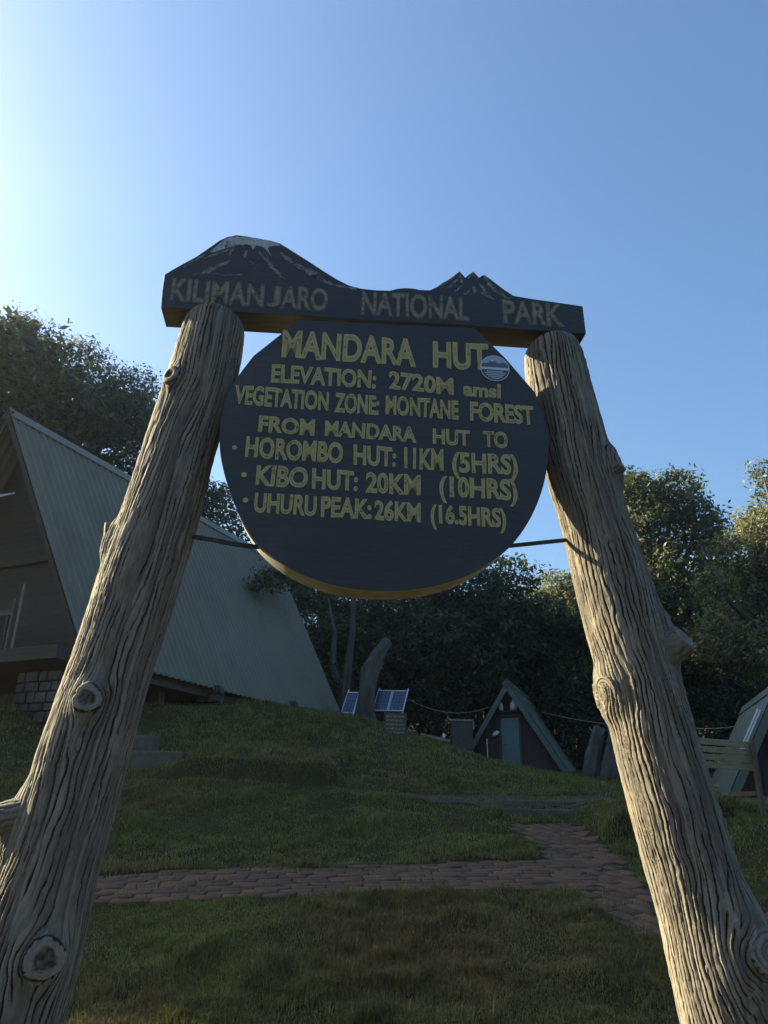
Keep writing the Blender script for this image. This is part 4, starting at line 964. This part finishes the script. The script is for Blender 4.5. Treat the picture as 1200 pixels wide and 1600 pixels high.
# forest wall: a few models copied as individuals
def generic(seed, h, rad):
    rg = np.random.default_rng(seed); bl_ = []
    for k in range(11):
        z = rg.uniform(.32, .92) * h; rr = rad * (1.05 - .75 * abs(z / h - .5)); a_ = rg.random() * 6.28; q = rg.uniform(.1, .6) * rad; r_ = rr * rg.uniform(.38, .6)
        bl_.append((q * math.cos(a_), q * math.sin(a_), z, r_, r_, r_ * .85))
    bl_.append((0, 0, h * .9, rad * .4, rad * .4, rad * .35)); return bl_
protos = []
FL = 'dark shaded evergreen in the dense forest wall behind the huts'
for k in range(4):
    r_ = tree('forest_tree', generic(40 + k, 11, 3.4), (0, 0, 0), .28, FL, 60 + 3 * k, 520, 26, .14, (DK, MD, DK, (.036, .045, .022))[k], 'trees in the forest wall', spread=.75)
    protos.append(r_)
def children(o): return [c for c in bpy.data.objects if c.parent == o]
kids = {p.name: children(p) for p in protos}
spots = []
rg = random.Random(5)
for row, (yy, step, topy) in enumerate(((33, 95, 955), (37.5, 80, 925), (43, 75, 905))):
    px = 420 + rg.uniform(0, 40)
    while px < 1330:
        spots.append((px + rg.uniform(-18, 18), yy + rg.uniform(-1.4, 1.4), topy + rg.uniform(-25, 35) - (20 if px > 980 else 0))); px += step
spots += [(150, 40, 800), (260, 42, 850), (330, 40, 900), (330, 35, 960)]
used = set()
def place(x, y, hgt, rot, lab=None, grp=None, wid=1.0):
    i = rg.randrange(4); p = protos[i]; s_ = hgt / 11.0; g_ = gnd(x, y)
    if p.name not in used: used.add(p.name); r_ = p
    else:
        r_ = p.copy(); COL.objects.link(r_)
        for c in kids[p.name]: q = c.copy(); COL.objects.link(q); q.parent = r_; q.matrix_parent_inverse = c.matrix_parent_inverse
    r_.location = (g_[0], g_[1], g_[2] - .2); r_.scale = (s_ * wid * rg.uniform(.9, 1.15), s_ * wid * rg.uniform(.9, 1.15), s_); r_.rotation_euler = (0, 0, rot)
    if lab: r_['label'] = lab
    if grp: r_['group'] = grp
for px, yy, ty in spots:
    t_ = at(px, ty, yy); place(t_[0], yy, max(4, t_[2] - gnd(t_[0], yy)[2]), rg.random() * 6.28)
# tall trees up the slope to the left of the frame: they shade the lawn in the morning
for x, y, h_, *wd_ in ((-20, 17.0, 20, .62), (-24, 18.7, 21, .62), (-28, 20.4, 23, .62), (-23, 24.4, 20), (-22.5, 26.5, 21), (-19, 32.5, 19), (-25, 35, 22), (-22, 40, 22), (-30, 42, 24), (-28, 28, 22), (-33, 35, 24), (-24, 47, 22), (-31, 28.5, 21)):
    place(x, y, h_, rg.random() * 6.28, 'tall forest tree on the slope left of the large hut', 'trees on the slope beyond the large hut', *wd_)
# the clearing is ringed by forest: trees at its edge behind the viewpoint and off to the right
for k in range(22):
    a_ = R(75 + 210 * (k + .5) / 22 + rg.uniform(-3, 3)); d_ = rg.uniform(24, 36)
    if math.sin(a_) < -.5 and math.cos(a_) > -.2: continue
    place(math.sin(a_) * d_, math.cos(a_) * d_ - 2, rg.uniform(10, 13), rg.random() * 6.28, 'tall forest tree at the edge of the clearing behind the viewpoint', 'trees ringing the clearing')
# undergrowth along the forest edge
bl_ = []
rg2 = np.random.default_rng(77)
for px in np.arange(400, 1330, 22):
    yy = 29.5 + rg2.uniform(-1.2, 2.5); p_ = at(px, 1120, yy); g_ = gnd(p_[0], yy); h_ = rg2.uniform(.9, 2.1); bl_.append((p_[0], yy, g_[2] + h_ * .8, .9, .9, h_)) 
V_, F_, c_ = leaves(bl_, 1300, 24, .09, 78, (.026, .034, .016), spread=.5, shell=.3)
tag(npmesh('undergrowth', V_, F_, M['leaf'], col=c_), 'dark tangled undergrowth along the foot of the forest', 'undergrowth', kind='stuff')

# dead and leaning trunks
def log(pts_, rad, mat, name, label, cat, seed, group=None):
    P_ = np.array(pts_, float); t = np.linspace(0, 1, len(P_)); tt = np.linspace(0, 1, 40); rg = np.random.default_rng(seed)
    C_ = np.stack([np.interp(tt, t, P_[:, i]) for i in range(3)], -1); rr = np.interp(tt, np.linspace(0, 1, len(rad)), rad); n_ = 40
    T = np.gradient(C_, axis=0); T /= np.linalg.norm(T, axis=1)[:, None]; ref = np.array([0, 1., 0]); vs = []
    th = np.linspace(0, 2 * math.pi, n_, endpoint=False); u = th / (2 * math.pi)
    for i in range(40):
        x = np.cross(T[i], ref); x /= np.linalg.norm(x); y = np.cross(T[i], x)
        r_ = rr[i] * (1 + .32 * vnoise(u * 5, np.full(n_, tt[i] * 3), seed, 5) + .32 * vnoise(u * 14, np.full(n_, tt[i] * 4), seed + 1, 14)) 
        vs.append(C_[i] + r_[:, None] * (np.cos(th)[:, None] * x + np.sin(th)[:, None] * y))
    V_ = np.concatenate(vs); I_ = np.arange(40 * n_).reshape(40, n_); J_ = np.roll(I_, -1, 1)
    e = len(V_); V_ = np.r_[V_, [C_[-1] + T[-1] * .05]]
    return tag(npmesh(name, V_, [np.stack([I_[:-1], J_[:-1], J_[1:], I_[1:]], -1).reshape(-1, 4), np.stack([I_[-1], J_[-1], np.full(n_, e)], -1)], mat, None, True), label, cat, group)
g_ = at(568, 1128, 22.2)
log([g_ - UPZ * .3, at(572, 1090, 22.4), at(578, 1050, 22.8), at(588, 1026, 23.2), at(607, 1003, 23.5)], [.33, .25, .24, .21, .12], M['pale_trunk'], 'dead_trunk', 'broken grey dead trunk leaning beside the solar panels', 'tree trunk', 301)
g_ = at(918, 1222, 21); log([g_ - UPZ * .3, at(926, 1180, 21.3), at(936, 1140, 21.6)], [.20, .17, .15], M['trunk'], 'leaning_trunk', 'mossy leaning trunk right of the small hut, the paler one', 'tree trunk', 311)
g_ = at(946, 1226, 20.8); log([g_ - UPZ * .3, at(954, 1180, 21.2), at(962, 1130, 21.6)], [.20, .17, .16], M['trunk'], 'leaning_trunk', 'dark leaning trunk against the right log post outline', 'tree trunk', 321)


g_ = at(538, 1120, 25.6); log([g_ - UPZ * .3, at(540, 1080, 25.7), at(545, 1030, 25.8), at(551, 990, 25.8), at(553, 930, 26)], [.19, .15, .14, .12, .09], M['pale_trunk'], 'slim_trunk', 'slim pale upright trunk left of the leaning dead trunk', 'tree trunk', 331)

# ---------------------------------------------------------------- added thin volume imitating veiling lens glare towards the low sun
mt = bpy.data.materials.new("glare_veil"); mt.use_nodes = True; nt = mt.node_tree; nt.nodes.clear()
vo = nt.nodes.new("ShaderNodeVolumePrincipled"); vo.inputs["Density"].default_value = 0.0009
vo.inputs["Anisotropy"].default_value = 0.8; vo.inputs["Color"].default_value = (.95, .97, 1, 1)
ou = nt.nodes.new("ShaderNodeOutputMaterial"); nt.links.new(vo.outputs[0], ou.inputs["Volume"])
mb = MB(); mb.box((0, 15, 12), (75, 0, 0), (0, 80, 0), (0, 0, 18)); tag(mb.build('veil', mt), 'thin added haze hanging over the clearing', 'veil', kind='stuff')
